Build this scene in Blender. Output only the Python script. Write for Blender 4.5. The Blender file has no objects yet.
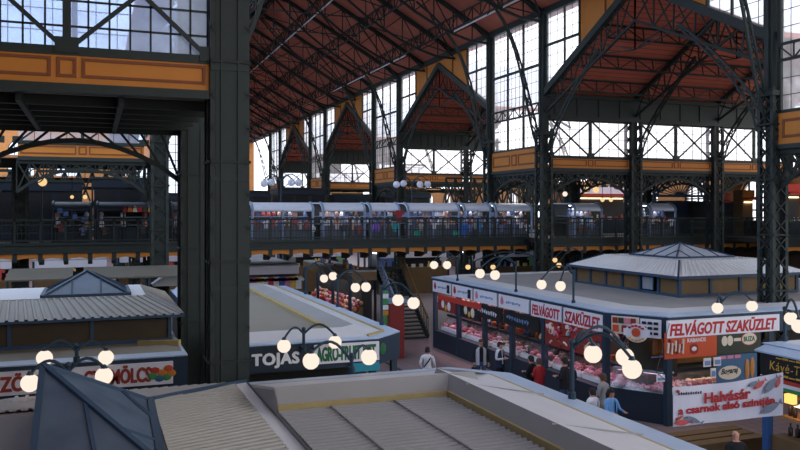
import bpy, math, random
from mathutils import Vector, Matrix
random.seed(11)
sc = bpy.context.scene
COL = sc.collection
V3 = Vector
PI = math.pi
EYE = 6.7
def E(r): return EYE + r                       # height given relative to the viewer's eye

# ---------------------------------------------------------------- camera
SY, CY = 0.3573, 0.9340                        # viewing direction in plan: x to the right across the nave, y along it
cam_d = bpy.data.cameras.new('camera'); cam = bpy.data.objects.new('camera', cam_d); COL.objects.link(cam)
cam.location = (0, 0, EYE)
cam.rotation_euler = (PI/2, 0, -math.atan2(SY, CY))
cam_d.sensor_width = 36; cam_d.lens = 36; cam_d.shift_y = -15/800; cam_d.clip_end = 600; cam_d.clip_start = .05
sc.camera = cam
def on_y(px, py, Y):                           # photo position on the cross plane y = Y
    r = (px-400)/800
    X = Y*(SY + r*CY)/(CY - r*SY)
    D = SY*X + CY*Y
    return V3((X, Y, EYE - (py-210)*D/800))
def on_x(px, py, X):                           # photo position on the plane x = X
    r = (px-400)/800
    Y = X*(CY - r*SY)/(SY + r*CY)
    D = SY*X + CY*Y
    return V3((X, Y, EYE - (py-210)*D/800))
def at_d(px, py, D):                           # photo position at depth D
    L = (px-400)*D/800
    return V3((CY*L + SY*D, -SY*L + CY*D, EYE - (py-210)*D/800))

# ---------------------------------------------------------------- materials
def lin(c):
    r = []
    for v in c:
        v /= 255.0
        r.append(v/12.92 if v <= .04045 else ((v+.055)/1.055)**2.4)
    return (*r, 1)
def nt(name):
    m = bpy.data.materials.new(name); m.use_nodes = True
    n = m.node_tree.nodes; n.clear()
    return m, n, m.node_tree.links
def mat(name, col, rough=.6, metal=0, var=.12, scale=6, bump=0, spec=.3):
    m, n, l = nt(name)
    out = n.new('ShaderNodeOutputMaterial'); b = n.new('ShaderNodeBsdfPrincipled')
    b.inputs['Roughness'].default_value = rough; b.inputs['Metallic'].default_value = metal
    b.inputs['Specular IOR Level'].default_value = spec
    tc = n.new('ShaderNodeTexCoord'); no = n.new('ShaderNodeTexNoise')
    no.inputs['Scale'].default_value = scale; no.inputs['Detail'].default_value = 4
    l.new(tc.outputs['Object'], no.inputs['Vector'])
    mx = n.new('ShaderNodeMix'); mx.data_type = 'RGBA'
    c = lin(col)
    mx.inputs['A'].default_value = tuple(x*(1-var) for x in c[:3])+(1,)
    mx.inputs['B'].default_value = tuple(min(1, x*(1+var)) for x in c[:3])+(1,)
    l.new(no.outputs['Fac'], mx.inputs['Factor'])
    l.new(mx.outputs['Result'], b.inputs['Base Color'])
    if bump:
        bp = n.new('ShaderNodeBump'); bp.inputs['Strength'].default_value = bump; bp.inputs['Distance'].default_value = .02
        l.new(no.outputs['Fac'], bp.inputs['Height']); l.new(bp.outputs['Normal'], b.inputs['Normal'])
    l.new(b.outputs[0], out.inputs[0])
    return m
def stripes(name, ca, cb, axis, width, rough=.7, line=.1, spec=.3):       # boards or tiles: dark joints across one axis
    m, n, l = nt(name)
    out = n.new('ShaderNodeOutputMaterial'); b = n.new('ShaderNodeBsdfPrincipled')
    b.inputs['Roughness'].default_value = rough; b.inputs['Specular IOR Level'].default_value = spec
    tc = n.new('ShaderNodeTexCoord'); sp = n.new('ShaderNodeSeparateXYZ'); l.new(tc.outputs['Object'], sp.inputs[0])
    def math_(op, a, v):
        q = n.new('ShaderNodeMath'); q.operation = op; l.new(a, q.inputs[0]); q.inputs[1].default_value = v; return q.outputs[0]
    no = n.new('ShaderNodeTexNoise'); no.inputs['Scale'].default_value = 1.3; no.inputs['Detail'].default_value = 5
    l.new(tc.outputs['Object'], no.inputs['Vector'])
    acc = None
    for a in axis:
        f = math_('FRACT', math_('DIVIDE', sp.outputs[a], width), 0)
        g = math_('LESS_THAN', f, line)
        if acc is None: acc = g
        else:
            q = n.new('ShaderNodeMath'); q.operation = 'MAXIMUM'; l.new(acc, q.inputs[0]); l.new(g, q.inputs[1]); acc = q.outputs[0]
    mx = n.new('ShaderNodeMix'); mx.data_type = 'RGBA'
    c = lin(ca)
    mx.inputs['A'].default_value = tuple(x*.72 for x in c[:3])+(1,); mx.inputs['B'].default_value = tuple(min(1, x*1.25) for x in c[:3])+(1,)
    l.new(no.outputs['Fac'], mx.inputs['Factor'])
    m2 = n.new('ShaderNodeMix'); m2.data_type = 'RGBA'
    l.new(acc, m2.inputs['Factor']); l.new(mx.outputs['Result'], m2.inputs['A']); m2.inputs['B'].default_value = lin(cb)
    l.new(m2.outputs['Result'], b.inputs['Base Color']); l.new(b.outputs[0], out.inputs[0])
    return m
def glow(name, col, s):
    m, n, l = nt(name)
    out = n.new('ShaderNodeOutputMaterial'); e = n.new('ShaderNodeEmission')
    e.inputs[0].default_value = lin(col); e.inputs[1].default_value = s
    l.new(e.outputs[0], out.inputs[0]); return m
def glass(name, tint, frost, frost_col, gloss=0.05, rough=.1):            # window glass: see-through, part frosted, a little shine
    m, n, l = nt(name)
    out = n.new('ShaderNodeOutputMaterial')
    t = n.new('ShaderNodeBsdfTransparent'); t.inputs[0].default_value = (*tint, 1)
    tr = n.new('ShaderNodeBsdfTranslucent'); tr.inputs[0].default_value = (*frost_col, 1)
    df = n.new('ShaderNodeBsdfDiffuse'); df.inputs[0].default_value = (*frost_col, 1)
    m0 = n.new('ShaderNodeMixShader'); m0.inputs[0].default_value = .4; l.new(tr.outputs[0], m0.inputs[1]); l.new(df.outputs[0], m0.inputs[2])
    m1 = n.new('ShaderNodeMixShader'); l.new(t.outputs[0], m1.inputs[1]); l.new(m0.outputs[0], m1.inputs[2])
    tc = n.new('ShaderNodeTexCoord'); no = n.new('ShaderNodeTexNoise'); no.inputs['Scale'].default_value = 1.6; no.inputs['Detail'].default_value = 5
    l.new(tc.outputs['Object'], no.inputs['Vector'])
    mr = n.new('ShaderNodeMapRange'); mr.inputs['From Min'].default_value = .3; mr.inputs['From Max'].default_value = .7
    mr.inputs['To Min'].default_value = max(0, frost-.12); mr.inputs['To Max'].default_value = frost+.12
    l.new(no.outputs['Fac'], mr.inputs['Value']); l.new(mr.outputs['Result'], m1.inputs[0])
    g = n.new('ShaderNodeBsdfGlossy'); g.inputs['Roughness'].default_value = rough
    m2 = n.new('ShaderNodeMixShader'); m2.inputs[0].default_value = gloss
    l.new(m1.outputs[0], m2.inputs[1]); l.new(g.outputs[0], m2.inputs[2])
    l.new(m2.outputs[0], out.inputs[0]); return m

M = {}
M['iron'] = mat('dark_iron_paint', (42, 50, 46), .55, 0, .18, 3)
M['iron2'] = mat('dark_iron_lattice', (37, 43, 40), .6, 0, .15, 3)
M['iron_blue'] = mat('slate_blue_iron', (48, 70, 92), .5, 0, .12, 3)
M['stall_blue'] = mat('dark_blue_paint', (38, 54, 70), .5, 0, .15, 3)
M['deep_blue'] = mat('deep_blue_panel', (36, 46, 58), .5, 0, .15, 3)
M['ochre'] = mat('ochre_paint', (196, 124, 50), .6, 0, .10, 1.5)
M['ochre_line'] = mat('ochre_trim_line', (128, 72, 42), .6, 0, .10, 3)
M['boards'] = stripes('red_roof_boards', (196, 118, 96), (140, 80, 66), (1,), .24, .75, .12)
M['boards_x'] = stripes('red_gable_boards', (196, 106, 84), (132, 68, 54), (2,), .16, .7, .14)
M['brown_boards'] = stripes('brown_ceiling_boards', (205, 146, 98), (140, 100, 70), (1,), .3, .7, .1)
M['brick'] = mat('ochre_brick', (205, 140, 82), .8, 0, .2, 2.5)
M['brick_dark'] = mat('shaded_brown_brick', (92, 70, 50), .85, 0, .25, 2.5)  # darker brick: the shade on these walls is put into the colour
M['stone'] = mat('pale_stone', (190, 180, 165), .8)
M['floor'] = stripes('brown_floor_tile', (126, 108, 108), (90, 78, 80), (0, 1), .4, .5, .05)
M['roof_white'] = mat('pale_roof_sheet', (196, 198, 202), .5, 0, .10, 1.2)
M['roof_zinc'] = mat('pale_zinc_roof', (228, 230, 234), .5, 0, .06, 1)
M['roof_blue'] = mat('blue_grey_roof_sheet', (166, 184, 206), .45, 0, .14, 1.5)
M['roof_grey'] = mat('grey_roof_felt', (150, 149, 147), .8, 0, .14, .8)
M['roof_beige'] = mat('beige_roof_felt', (134, 129, 117), .8, 0, .12, .8)
M['roof_rib'] = mat('ribbed_roof_metal', (146, 146, 146), .5, 0, .10, 1.2)
M['awning_dim'] = mat('dim_tan_awning', (92, 88, 78), .7, 0, .15, 2)
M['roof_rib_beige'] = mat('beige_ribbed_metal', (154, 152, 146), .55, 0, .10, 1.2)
M['yellow_trim'] = mat('yellowed_trim', (170, 152, 104), .6, 0, .2, 4)
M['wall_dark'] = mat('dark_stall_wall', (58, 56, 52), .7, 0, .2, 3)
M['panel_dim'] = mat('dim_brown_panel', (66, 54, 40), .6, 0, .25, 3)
M['counter_grey'] = mat('grey_counter', (96, 100, 110), .6, 0, .2, 5)
M['strip_in'] = glow('stall_ceiling_light', (255, 206, 210), 14.0)
M['lit_yellow'] = glow('lit_yellow_box', (255, 206, 110), 1.0)
M['wall_brown'] = mat('brown_panel', (112, 88, 58), .6, 0, .25, 3)
M['sign_white'] = mat('white_sign_board', (222, 220, 228), .45, 0, .05, 3)
M['sign_black'] = mat('black_sign_board', (34, 36, 38), .5, 0, .2, 3)
M['red_ink'] = mat('red_lettering', (178, 44, 44), .5, 0, .08, 5)
M['brown_red_ink'] = mat('brown_red_lettering', (150, 62, 50), .5, 0, .08, 5)
M['green_ink'] = mat('green_lettering', (36, 100, 62), .5, 0, .08, 5)
M['white_ink'] = mat('white_lettering', (222, 224, 228), .5, 0, .05, 5)
M['gold_ink'] = mat('gold_lettering', (214, 168, 70), .5, 0, .1, 5)
M['black_ink'] = mat('black_lettering', (30, 30, 34), .5, 0, .1, 5)
M['pink_ink'] = mat('pink_print', (214, 130, 150), .5, 0, .1, 5)
M['blue_ink'] = mat('blue_print', (120, 150, 190), .5, 0, .1, 5)
M['dark_iron_pole'] = mat('lamp_post_iron', (38, 58, 70), .45, 0, .1, 5)
M['globe'] = glow('lit_opal_globe', (255, 236, 218), .75)
M['globe_warm'] = glow('lit_warm_globe', (255, 214, 150), .7)
M['globe_off'] = mat('opal_globe_unlit', (225, 228, 238), .3, 0, .03)
M['silver'] = mat('pale_silver_canopy', (214, 220, 232), .35, .1, .08, 3, spec=.5)
M['steel'] = mat('blue_grey_steel', (128, 148, 174), .4, .1, .1, 3)
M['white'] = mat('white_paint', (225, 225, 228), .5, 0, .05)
M['teal'] = mat('teal_panel', (40, 140, 160), .5)
M['meat'] = mat('pink_meat', (214, 110, 128), .4, 0, .3, 14, spec=.5)
M['meat2'] = mat('pale_pink_meat', (235, 165, 182), .4, 0, .25, 14, spec=.5)
M['ham'] = mat('dark_red_ham', (140, 52, 46), .5, 0, .3, 10)
M['sausage'] = mat('reddish_sausage', (168, 66, 52), .45, 0, .25, 12)
M['sausage_b'] = mat('brown_smoked_sausage', (128, 84, 46), .5, 0, .25, 12)
M['bread'] = mat('golden_bread', (196, 136, 72), .6, 0, .2, 8)
M['orange_red'] = mat('orange_red_print', (196, 82, 48), .5, 0, .18, 2)
M['dark_green'] = mat('dark_green_print', (52, 62, 52), .5, 0, .15, 2)
M['poster_blue'] = mat('blue_print_board', (66, 104, 138), .5, 0, .1, 2)
M['cream'] = mat('cream_print', (222, 210, 190), .5, 0, .06)
M['red'] = mat('red_awning', (190, 62, 50), .6)
M['green'] = mat('green_print', (60, 140, 80), .6)
M['fish'] = mat('grey_fish', (120, 132, 146), .35, 0, .3, 10, spec=.6)
M['fish_red'] = mat('red_fish', (205, 96, 90), .4, 0, .3, 10)
M['strip'] = glow('shop_strip_light', (255, 206, 216), 3.0)
M['strip_cool'] = glow('cool_strip_light', (225, 235, 255), 8.0)
M['strip_warm'] = glow('warm_strip_light', (255, 220, 170), 4.0)
M['skin'] = mat('skin', (196, 146, 122), .6, 0, .06)
M['hair_d'] = mat('dark_hair', (42, 34, 32), .7); M['hair_b'] = mat('brown_hair', (84, 62, 46), .7)
for nme, c in dict(navy=(40, 50, 74), grey=(140, 140, 142), lightgrey=(186, 186, 190), offwhite=(222, 222, 226), black=(34, 34, 38),
                   denim=(70, 88, 118), rust=(190, 76, 44), cherry=(160, 42, 44), sky=(110, 160, 210), khaki=(140, 128, 100)).items():
    M['cloth_'+nme] = mat('cloth_'+nme, c, .85, 0, .1, 8)
M['pane'] = glass('hall_window_glass', (.97, .98, 1.0), .42, (.95, .96, 1.0))
M['pane_blue'] = glass('tinted_aisle_glass', (.80, .88, 1.0), .42, (.74, .83, .98))
M['added_pane_clear'] = glass('added_roof_glass', (.95, .96, 1.0), .1, (.92, .94, 1.0))
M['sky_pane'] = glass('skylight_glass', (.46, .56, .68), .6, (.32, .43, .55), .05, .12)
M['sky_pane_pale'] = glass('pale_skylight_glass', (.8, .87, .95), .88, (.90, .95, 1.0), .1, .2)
M['roof_rib_pale'] = mat('pale_ribbed_metal', (226, 225, 222), .45, 0, .08, 1.2)
M['case_glass'] = glass('display_case_glass', (.95, .97, 1), .05, (.8, .85, .9), .08, .05)
M['bottle'] = mat('dark_bottle_glass', (60, 44, 34), .15, 0, .2, 6, spec=.7)
PAL = {}
def pal(c):
    if c not in PAL: PAL[c] = mat('goods_%02x%02x%02x' % c, c, .6, 0, .15, 9)
    return PAL[c]

# ---------------------------------------------------------------- objects
def tag(o, label=None, cat=None, group=None, kind=None):
    if label: o['label'] = label
    if cat: o['category'] = cat
    if group: o['group'] = group
    if kind: o['kind'] = kind
    return o
def thing(name, label, cat, loc=(0, 0, 0), group=None):
    o = bpy.data.objects.new(name, None); COL.objects.link(o); o.location = V3(loc); o.empty_display_size = .2
    return tag(o, label, cat, group)
def root_of(o):
    while o.parent: o = o.parent
    return o
class MB:
    def __init__(s): s.v = []; s.f = []; s.m = []
    def add(s, vs, fs, mi=0):
        b = len(s.v); s.v += [tuple(v) for v in vs]; s.f += [[b+i for i in f] for f in fs]; s.m += [mi]*len(fs); return s
    def box(s, c, d, mi=0, rz=0):
        x, y, z = (q/2 for q in d); c = V3(c); R = Matrix.Rotation(rz, 3, 'Z')
        vs = [c + R @ V3((i*x, j*y, k*z)) for k in (-1, 1) for i, j in ((-1, -1), (1, -1), (1, 1), (-1, 1))]
        return s.add(vs, [(3, 2, 1, 0), (4, 5, 6, 7), (0, 1, 5, 4), (1, 2, 6, 5), (2, 3, 7, 6), (3, 0, 4, 7)], mi)
    def lohi(s, a, b, mi=0):
        a = V3(a); b = V3(b); return s.box((a+b)/2, [abs(q) for q in (b-a)], mi)
    def bar(s, p, q, w, h=None, mi=0, up=None):
        p = V3(p); q = V3(q); d = (q-p)
        if d.length < 1e-6: return s
        d.normalize(); u = V3(up) if up else V3((0, 0, 1))
        if abs(d.dot(u)) > .98: u = V3((1, 0, 0))
        a = d.cross(u).normalized(); b = a.cross(d).normalized(); h = h or w; a = a*w/2; b = b*h/2
        vs = [p-a-b, p+a-b, p+a+b, p-a+b, q-a-b, q+a-b, q+a+b, q-a+b]
        return s.add(vs, [(0, 1, 2, 3), (7, 6, 5, 4), (0, 4, 5, 1), (1, 5, 6, 2), (2, 6, 7, 3), (3, 7, 4, 0)], mi)
    def tube(s, pts, r, n=8, mi=0, cap=True):
        pts = [V3(p) for p in pts]; rs = r if isinstance(r, (list, tuple)) else [r]*len(pts); b = len(s.v); prev = None
        for i, p in enumerate(pts):
            d = (pts[min(i+1, len(pts)-1)] - pts[max(i-1, 0)]).normalized()
            u = prev if prev else (V3((0, 0, 1)) if abs(d.z) < .9 else V3((1, 0, 0)))
            a = (u - d*u.dot(d)).normalized(); prev = a; c = d.cross(a)
            for k in range(n): s.v.append(tuple(p + rs[i]*(math.cos(2*PI*k/n)*a + math.sin(2*PI*k/n)*c)))
        for i in range(len(pts)-1):
            for k in range(n):
                s.f.append([b+i*n+k, b+i*n+(k+1) % n, b+(i+1)*n+(k+1) % n, b+(i+1)*n+k]); s.m.append(mi)
        if cap:
            s.f.append([b+k for k in range(n)][::-1]); s.m.append(mi)
            s.f.append([b+(len(pts)-1)*n+k for k in range(n)]); s.m.append(mi)
        return s
    def ball(s, c, r, mi=0, n=12, sc_=(1, 1, 1)):
        c = V3(c); vs = [c+V3((0, 0, -r*sc_[2]))]; fs = []; m = n//2
        for i in range(1, m):
            t = PI*i/m - PI/2
            for k in range(n):
                vs.append(c+V3((r*math.cos(t)*math.cos(2*PI*k/n)*sc_[0], r*math.cos(t)*math.sin(2*PI*k/n)*sc_[1], r*math.sin(t)*sc_[2])))
        vs.append(c+V3((0, 0, r*sc_[2]))); T = len(vs)-1
        for k in range(n):
            fs.append((0, 1+(k+1) % n, 1+k)); fs.append((T, T-n+k, T-n+(k+1) % n))
            for i in range(m-2):
                a = 1+i*n; fs.append((a+k, a+(k+1) % n, a+n+(k+1) % n, a+n+k))
        return s.add(vs, fs, mi)
    def poly(s, pts, mi=0): return s.add(pts, [tuple(range(len(pts)))], mi)
    def slab(s, pts, t, mi=0):                 # flat polygon given a thickness along the vector t
        t = V3(t); n = len(pts); pts = [V3(p) for p in pts]
        return s.add(pts+[p+t for p in pts], [tuple(range(n))[::-1], tuple(range(n, 2*n))]+[(i, (i+1) % n, n+(i+1) % n, n+i) for i in range(n)], mi)
    def lattice(s, p, q, dep, n, wc, ww, mi=0, cross=False):          # two chords, posts and diagonals
        p = V3(p); q = V3(q); dep = V3(dep); up = (q-p).cross(dep)
        s.bar(p, q, wc, mi=mi); s.bar(p+dep, q+dep, wc, mi=mi)
        for i in range(n+1):
            a = p.lerp(q, i/n); s.bar(a, a+dep, ww, mi=mi)
            if i < n:
                b = p.lerp(q, (i+1)/n)
                if cross: s.bar(a, b+dep, ww, mi=mi); s.bar(a+dep, b, ww, mi=mi)
                elif i % 2: s.bar(a, b+dep, ww, mi=mi)
                else: s.bar(a+dep, b, ww, mi=mi)
        return s
    def build(s, name, mats, parent=None, smooth=False, local=False):
        if not isinstance(mats, (list, tuple)): mats = [mats]
        vs = [V3(v) for v in s.v]
        if parent: o0 = V3((0, 0, 0)) if local else V3(root_of(parent).location)
        else:
            lo = V3([min(v[i] for v in vs) for i in range(3)]); hi = V3([max(v[i] for v in vs) for i in range(3)])
            o0 = V3(((lo.x+hi.x)/2, (lo.y+hi.y)/2, lo.z))
        me = bpy.data.meshes.new(name); me.from_pydata([v-o0 for v in vs], [], s.f); me.update()
        for m in mats: me.materials.append(m)
        me.polygons.foreach_set('material_index', s.m)
        if smooth: me.polygons.foreach_set('use_smooth', [True]*len(s.f))
        o = bpy.data.objects.new(name, me); COL.objects.link(o)
        if parent: o.parent = parent
        else: o.location = o0
        return o
def copy_tree(o, loc=None, parent=None):
    c = o.copy(); COL.objects.link(c)
    if parent: c.parent = parent
    if loc is not None: c.location = V3(loc)
    for ch in list(o.children): copy_tree(ch, None, c)
    return c
def lab(o, label): o['label'] = label; return o
ORD = ['first', 'second', 'third', 'fourth', 'fifth', 'sixth', 'seventh', 'eighth', 'ninth', 'tenth', 'eleventh', 'twelfth', 'thirteenth',
       'fourteenth', 'fifteenth', 'sixteenth', 'seventeenth', 'eighteenth', 'nineteenth', 'twentieth', 'twenty-first', 'twenty-second',
       'twenty-third', 'twenty-fourth', 'twenty-fifth', 'twenty-sixth']
DG = None
def text(name, body, m, parent, org, xdir, zdir, width, height, bold=.0, shear=0, thick=.004, spacing=1.0, rows=None):
    """lettering fitted into width x height with its lower left corner at org"""
    cu = bpy.data.curves.new('t', 'FONT'); cu.body = body; cu.size = 1; cu.offset = min(bold, .02); cu.shear = shear; cu.space_character = spacing
    cu.extrude = .02; cu.resolution_u = 3
    ob = bpy.data.objects.new('t', cu); COL.objects.link(ob)
    me = bpy.data.meshes.new_from_object(ob.evaluated_get(bpy.context.evaluated_depsgraph_get()))
    bpy.data.objects.remove(ob); bpy.data.curves.remove(cu)
    xs = [v.co.x for v in me.vertices]; ys = [v.co.y for v in me.vertices]; zs = [v.co.z for v in me.vertices]
    x0, x1, y0, y1, z0, z1 = min(xs), max(xs), min(ys), max(ys), min(zs), max(zs)
    xd = V3(xdir).normalized(); zd = V3(zdir).normalized(); nd = xd.cross(zd)   # nd points out of the board
    o0 = V3(root_of(parent).location) if parent else V3((0, 0, 0))
    for v in me.vertices:
        a = (v.co.x-x0)/(x1-x0)*width; b = (v.co.y-y0)/(y1-y0)*height; c = (v.co.z-z0)/max(1e-6, z1-z0)*thick
        v.co = V3(org) + xd*a + zd*b + nd*c - o0
    if bold > .02:                              # heavier strokes: the same letters laid again a little aside
        w_ = bold*height*.55; vs = [v.co.copy() for v in me.vertices]; fs = [list(p.vertices) for p in me.polygons]; n_ = len(vs); V_ = []; F_ = []
        for q, (dx, dz) in enumerate(((-w_, -w_*.5), (w_, -w_*.5), (0, w_*.6))):
            V_ += [v + xd*dx + zd*dz + nd*.0006*q for v in vs]; F_ += [[i+n_*q for i in f] for f in fs]
        me = bpy.data.meshes.new(name); me.from_pydata(V_, [], F_); me.update()
    me.materials.clear(); me.materials.append(m)
    for p in me.polygons: p.material_index = 0
    o = bpy.data.objects.new(name, me); COL.objects.link(o); o.parent = parent
    return o
# ---------------------------------------------------------------- the hall
XR, XL = 22.4, 2.42                            # the two rows of columns beside the nave
XM = (XR+XL)/2
Z_EAVE, Z_RIDGE = E(10.6), E(16.3)
PER = 21.5; WB = 6.1                           # rhythm along the nave: a narrow window bay, then a gabled bay
def w0(k): return 15.6 + PER*k
def w1(k): return w0(k) + WB
RBAYS = [(22.4, 28.15), (28.15, 33.9), (33.9, 39.65)]
LBAYS = [(-3.33, 2.42), (-9.08, -3.33), (-14.8, -9.08)]
YEND = 123.0
def S(o): return tag(o, kind='structure')
cnt = {}
def num(base):
    cnt[base] = cnt.get(base, 0)+1
    return '%s_%d' % (base, cnt[base])

S(MB().lohi((-16, -12, -.3), (41, YEND+8, 0)).build('floor', M['floor']))
# nave roof: two board slopes
def zroof(x): return Z_RIDGE-abs(x-XM)*(Z_RIDGE-Z_EAVE)/(XR-XM)
YF = -9.0
S(MB().slab([(XR+.5, YF, zroof(XR+.5)), (XR+.5, YEND, zroof(XR+.5)), (XM, YEND, Z_RIDGE), (XM, YF, Z_RIDGE)], (0, 0, .25)).build('ceiling_right', M['boards']))
for a, b, ya, yb in ((XL-.5, 4.2, YF, YEND), (10.6, XM, YF, YEND), (4.2, 10.6, 75, YEND), (4.2, 10.6, YF, 6)):
    S(MB().slab([(a, ya, zroof(a)), (a, yb, zroof(a)), (b, yb, zroof(b)), (b, ya, zroof(b))], (0, 0, .25)).build('ceiling_left', M['boards']))
# added glazed strip in the unseen left slope, lighting stalls and right slope
mb = MB()
for i in range(56): y = 6+69*i/55; mb.bar((4.2, y, zroof(4.2)+.1), (10.6, y, zroof(10.6)+.1), .08)
for i in range(5): x = 4.2+6.4*i/4; mb.bar((x, 6, zroof(x)+.1), (x, 75, zroof(x)+.1), .1)
o = S(mb.build(num('window'), M['iron']))
MB().poly([(4.2, 6, zroof(4.2)+.14), (10.6, 6, zroof(10.6)+.14), (10.6, 75, zroof(10.6)+.14), (4.2, 75, zroof(4.2)+.14)]).build('glass_pane', M['added_pane_clear'], o)
# end wall with tall arched windows
wm = MB()
def arch_wall(P, x0, x1, z0, z1, holes, t, nrm):
    """a wall along x0..x1 in plan frame P(u, z, depth), pierced by round-headed holes (centre, width, sill, spring)"""
    mb = MB(); u = x0
    for c, w, s, sp in holes:
        a, b = c-w/2, c+w/2
        def blk(u0, u1, za, zb): mb.add([P(*q) for q in ((u0, za, 0), (u1, za, 0), (u1, zb, 0), (u0, zb, 0), (u0, za, t), (u1, za, t), (u1, zb, t), (u0, zb, t))],
                                        [(0, 1, 2, 3), (7, 6, 5, 4), (0, 4, 5, 1), (1, 5, 6, 2), (2, 6, 7, 3), (3, 7, 4, 0)])
        blk(u, a, z0, z1); blk(a, b, z0, s)
        n = 8
        for i in range(n):
            t0, t1 = PI-PI*i/n, PI-PI*(i+1)/n
            ua, ub = c+w/2*math.cos(t0), c+w/2*math.cos(t1); za, zb = sp+w/2*math.sin(t0), sp+w/2*math.sin(t1)
            mb.add([P(*q) for q in ((ua, za, 0), (ub, zb, 0), (ub, z1, 0), (ua, z1, 0), (ua, za, t), (ub, zb, t), (ub, z1, t), (ua, z1, t))],
                   [(0, 1, 2, 3), (7, 6, 5, 4), (0, 4, 5, 1), (1, 5, 6, 2), (2, 6, 7, 3), (3, 7, 4, 0)])
        u = b
    mb.add([P(*q) for q in ((u, z0, 0), (x1, z0, 0), (x1, z1, 0), (u, z1, 0), (u, z0, t), (x1, z0, t), (x1, z1, t), (u, z1, t))],
           [(0, 1, 2, 3), (7, 6, 5, 4), (0, 4, 5, 1), (1, 5, 6, 2), (2, 6, 7, 3), (3, 7, 4, 0)])
    return mb
def arch_window(P, c, w, s, sp, t):
    """bars and pane of one round-headed window"""
    mb = MB(); n = 10
    arc = [P(c+w/2*math.cos(PI*i/n), sp+w/2*math.sin(PI*i/n), t) for i in range(n+1)]
    ol = [P(c+w/2, s, t)]+arc+[P(c-w/2, s, t)]
    for i in range(len(ol)-1): mb.bar(ol[i], ol[i+1], .16)
    for i in (-1, 0, 1):
        u = c+i*w/4; mb.bar(P(u, s, t), P(u, sp+math.sqrt(max(0, (w/2)**2-(u-c)**2)), t), .1)
    k = max(2, int((sp-s)/1.1))
    for i in range(k+1):
        z = s+(sp-s)*i/k; mb.bar(P(c-w/2, z, t), P(c+w/2, z, t), .1)
    o = S(mb.build(num('window'), M['iron2']))
    pn = MB().poly(ol[:-1]+[ol[-1]]).build('glass_pane', M['pane'], o)
    return o
Pend = lambda u, z, d: (u, YEND+d, z)
hol = [(c, 3.4, 9.2, 15.0) for c in (-9.5, -3.4)] + [(c, 4.2, 9.2, 16.5) for c in (6.0, 12.4, 18.8)] + [(c, 3.4, 9.2, 15.0) for c in (28.2, 34.5)]
hol_lo = [(c, 3.0, 2.0, 5.0) for c in (-9.5, -3.4, 6.0, 12.4, 18.8, 28.2, 34.5)]
S(arch_wall(Pend, -16, 23, 7.4, 25, hol[:5], .6, None).build('wall_back', M['brick']))
S(MB().lohi((-16, YEND, 0), (42, YEND+.6, 7.4)).build('wall_back.001', M['brick_dark']))
for h in hol[:5]: arch_window(Pend, h[0], h[1], h[2], h[3], .3)
XO = 39.9
Pr = lambda u, z, d: (XO+d, u, z)
hr = [(c, 2.6, 5.9, 7.5) for c in [18.7+5.37*i for i in range(15)]]
hr_lo = [(c, 2.4, 1.2, 3.0) for c in [18.7+5.37*i for i in range(15)]]
S(arch_wall(Pr, 13, YEND, 5.0, 9.2, hr, .5, None).build('wall_right', M['brick']))
S(MB().lohi((XO, 13, 0), (XO+.5, YEND, 5.0)).build('wall_right.001', M['brick_dark']))
for h in hr: arch_window(Pr, h[0], h[1], h[2], h[3], .25)
S(MB().lohi((-16, 14, 0), (-15.4, YEND, 9.2)).build('wall_left', M['brick_dark']))

# --- glazing between columns
def panel_trim(P, u0, u1, z0, z1):
    """ochre beam faced with sunk panels outlined in brown; P(u, z, d) d>0 towards the viewer"""
    mb = MB()
    def blk(a, b, c, d, e, f, mi):
        mb.add([P(*q) for q in ((a, c, e), (b, c, e), (b, d, e), (a, d, e), (a, c, f), (b, c, f), (b, d, f), (a, d, f))],
               [(0, 1, 2, 3), (7, 6, 5, 4), (0, 4, 5, 1), (1, 5, 6, 2), (2, 6, 7, 3), (3, 7, 4, 0)], mi)
    blk(u0, u1, z0, z1, -.1, .1, 0)
    blk(u0, u1, z0-.16, z0, -.16, .18, 2)
    h = z1-z0; w = u1-u0; m_ = h*.2; lw = h*.09
    def ring(a, b):
        c, d = z0+m_, z1-m_
        for q in ((a, b, c, c+lw), (a, b, d-lw, d), (a, a+lw, c+lw, d-lw), (b-lw, b, c+lw, d-lw)): blk(*q, .1, .125, 1)
    s = h*.55; g = h*.16; half = w/2
    ring(u0+g, u0+half-s/2-g); ring(u0+half-s/2, u0+half+s/2); ring(u0+half+s/2+g, u1-g)
    return S(mb.build(num('trim'), [M['ochre'], M['ochre_line'], M['iron']]))
def strip_window(P, u0, u1, z0, z1, mull, braces=True, frame=None, pane=None, zb=None, row=.55, thin=.024):
    """low window strip: heavy centre post, crossed braces in each half, thin bars"""
    mb = MB(); um = (u0+u1)/2
    for a, b in ((u0, um), (um, u1)):
        if braces:
            mb.bar(P(a, z0, .12), P(b, zb or z1, .12), .075); mb.bar(P(a, zb or z1, .12), P(b, z0, .12), .075)
        n = int((b-a)/mull)
        for i in range(1, n): mb.bar(P(a+(b-a)*i/n, z0, 0), P(a+(b-a)*i/n, z1, 0), thin)
    mb.bar(P(um, z0, .06), P(um, z1, .06), .14)
    for z in (z0, z1): mb.bar(P(u0, z, .05), P(u1, z, .05), .16)
    for u in (u0, um, u1): mb.box(P(u, z0+.1, .1), (.4, .12, .28))
    k = max(1, round((z1-z0)/row))
    for i in range(1, k): mb.bar(P(u0, z0+(z1-z0)*i/k, 0), P(u1, z0+(z1-z0)*i/k, 0), thin)
    o = S(mb.build(num('window'), frame or M['iron']))
    MB().poly([P(u0, z0, -.03), P(u1, z0, -.03), P(u1, z1, -.03), P(u0, z1, -.03)]).build('glass_pane', pane or M['pane'], o)
    return o
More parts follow.
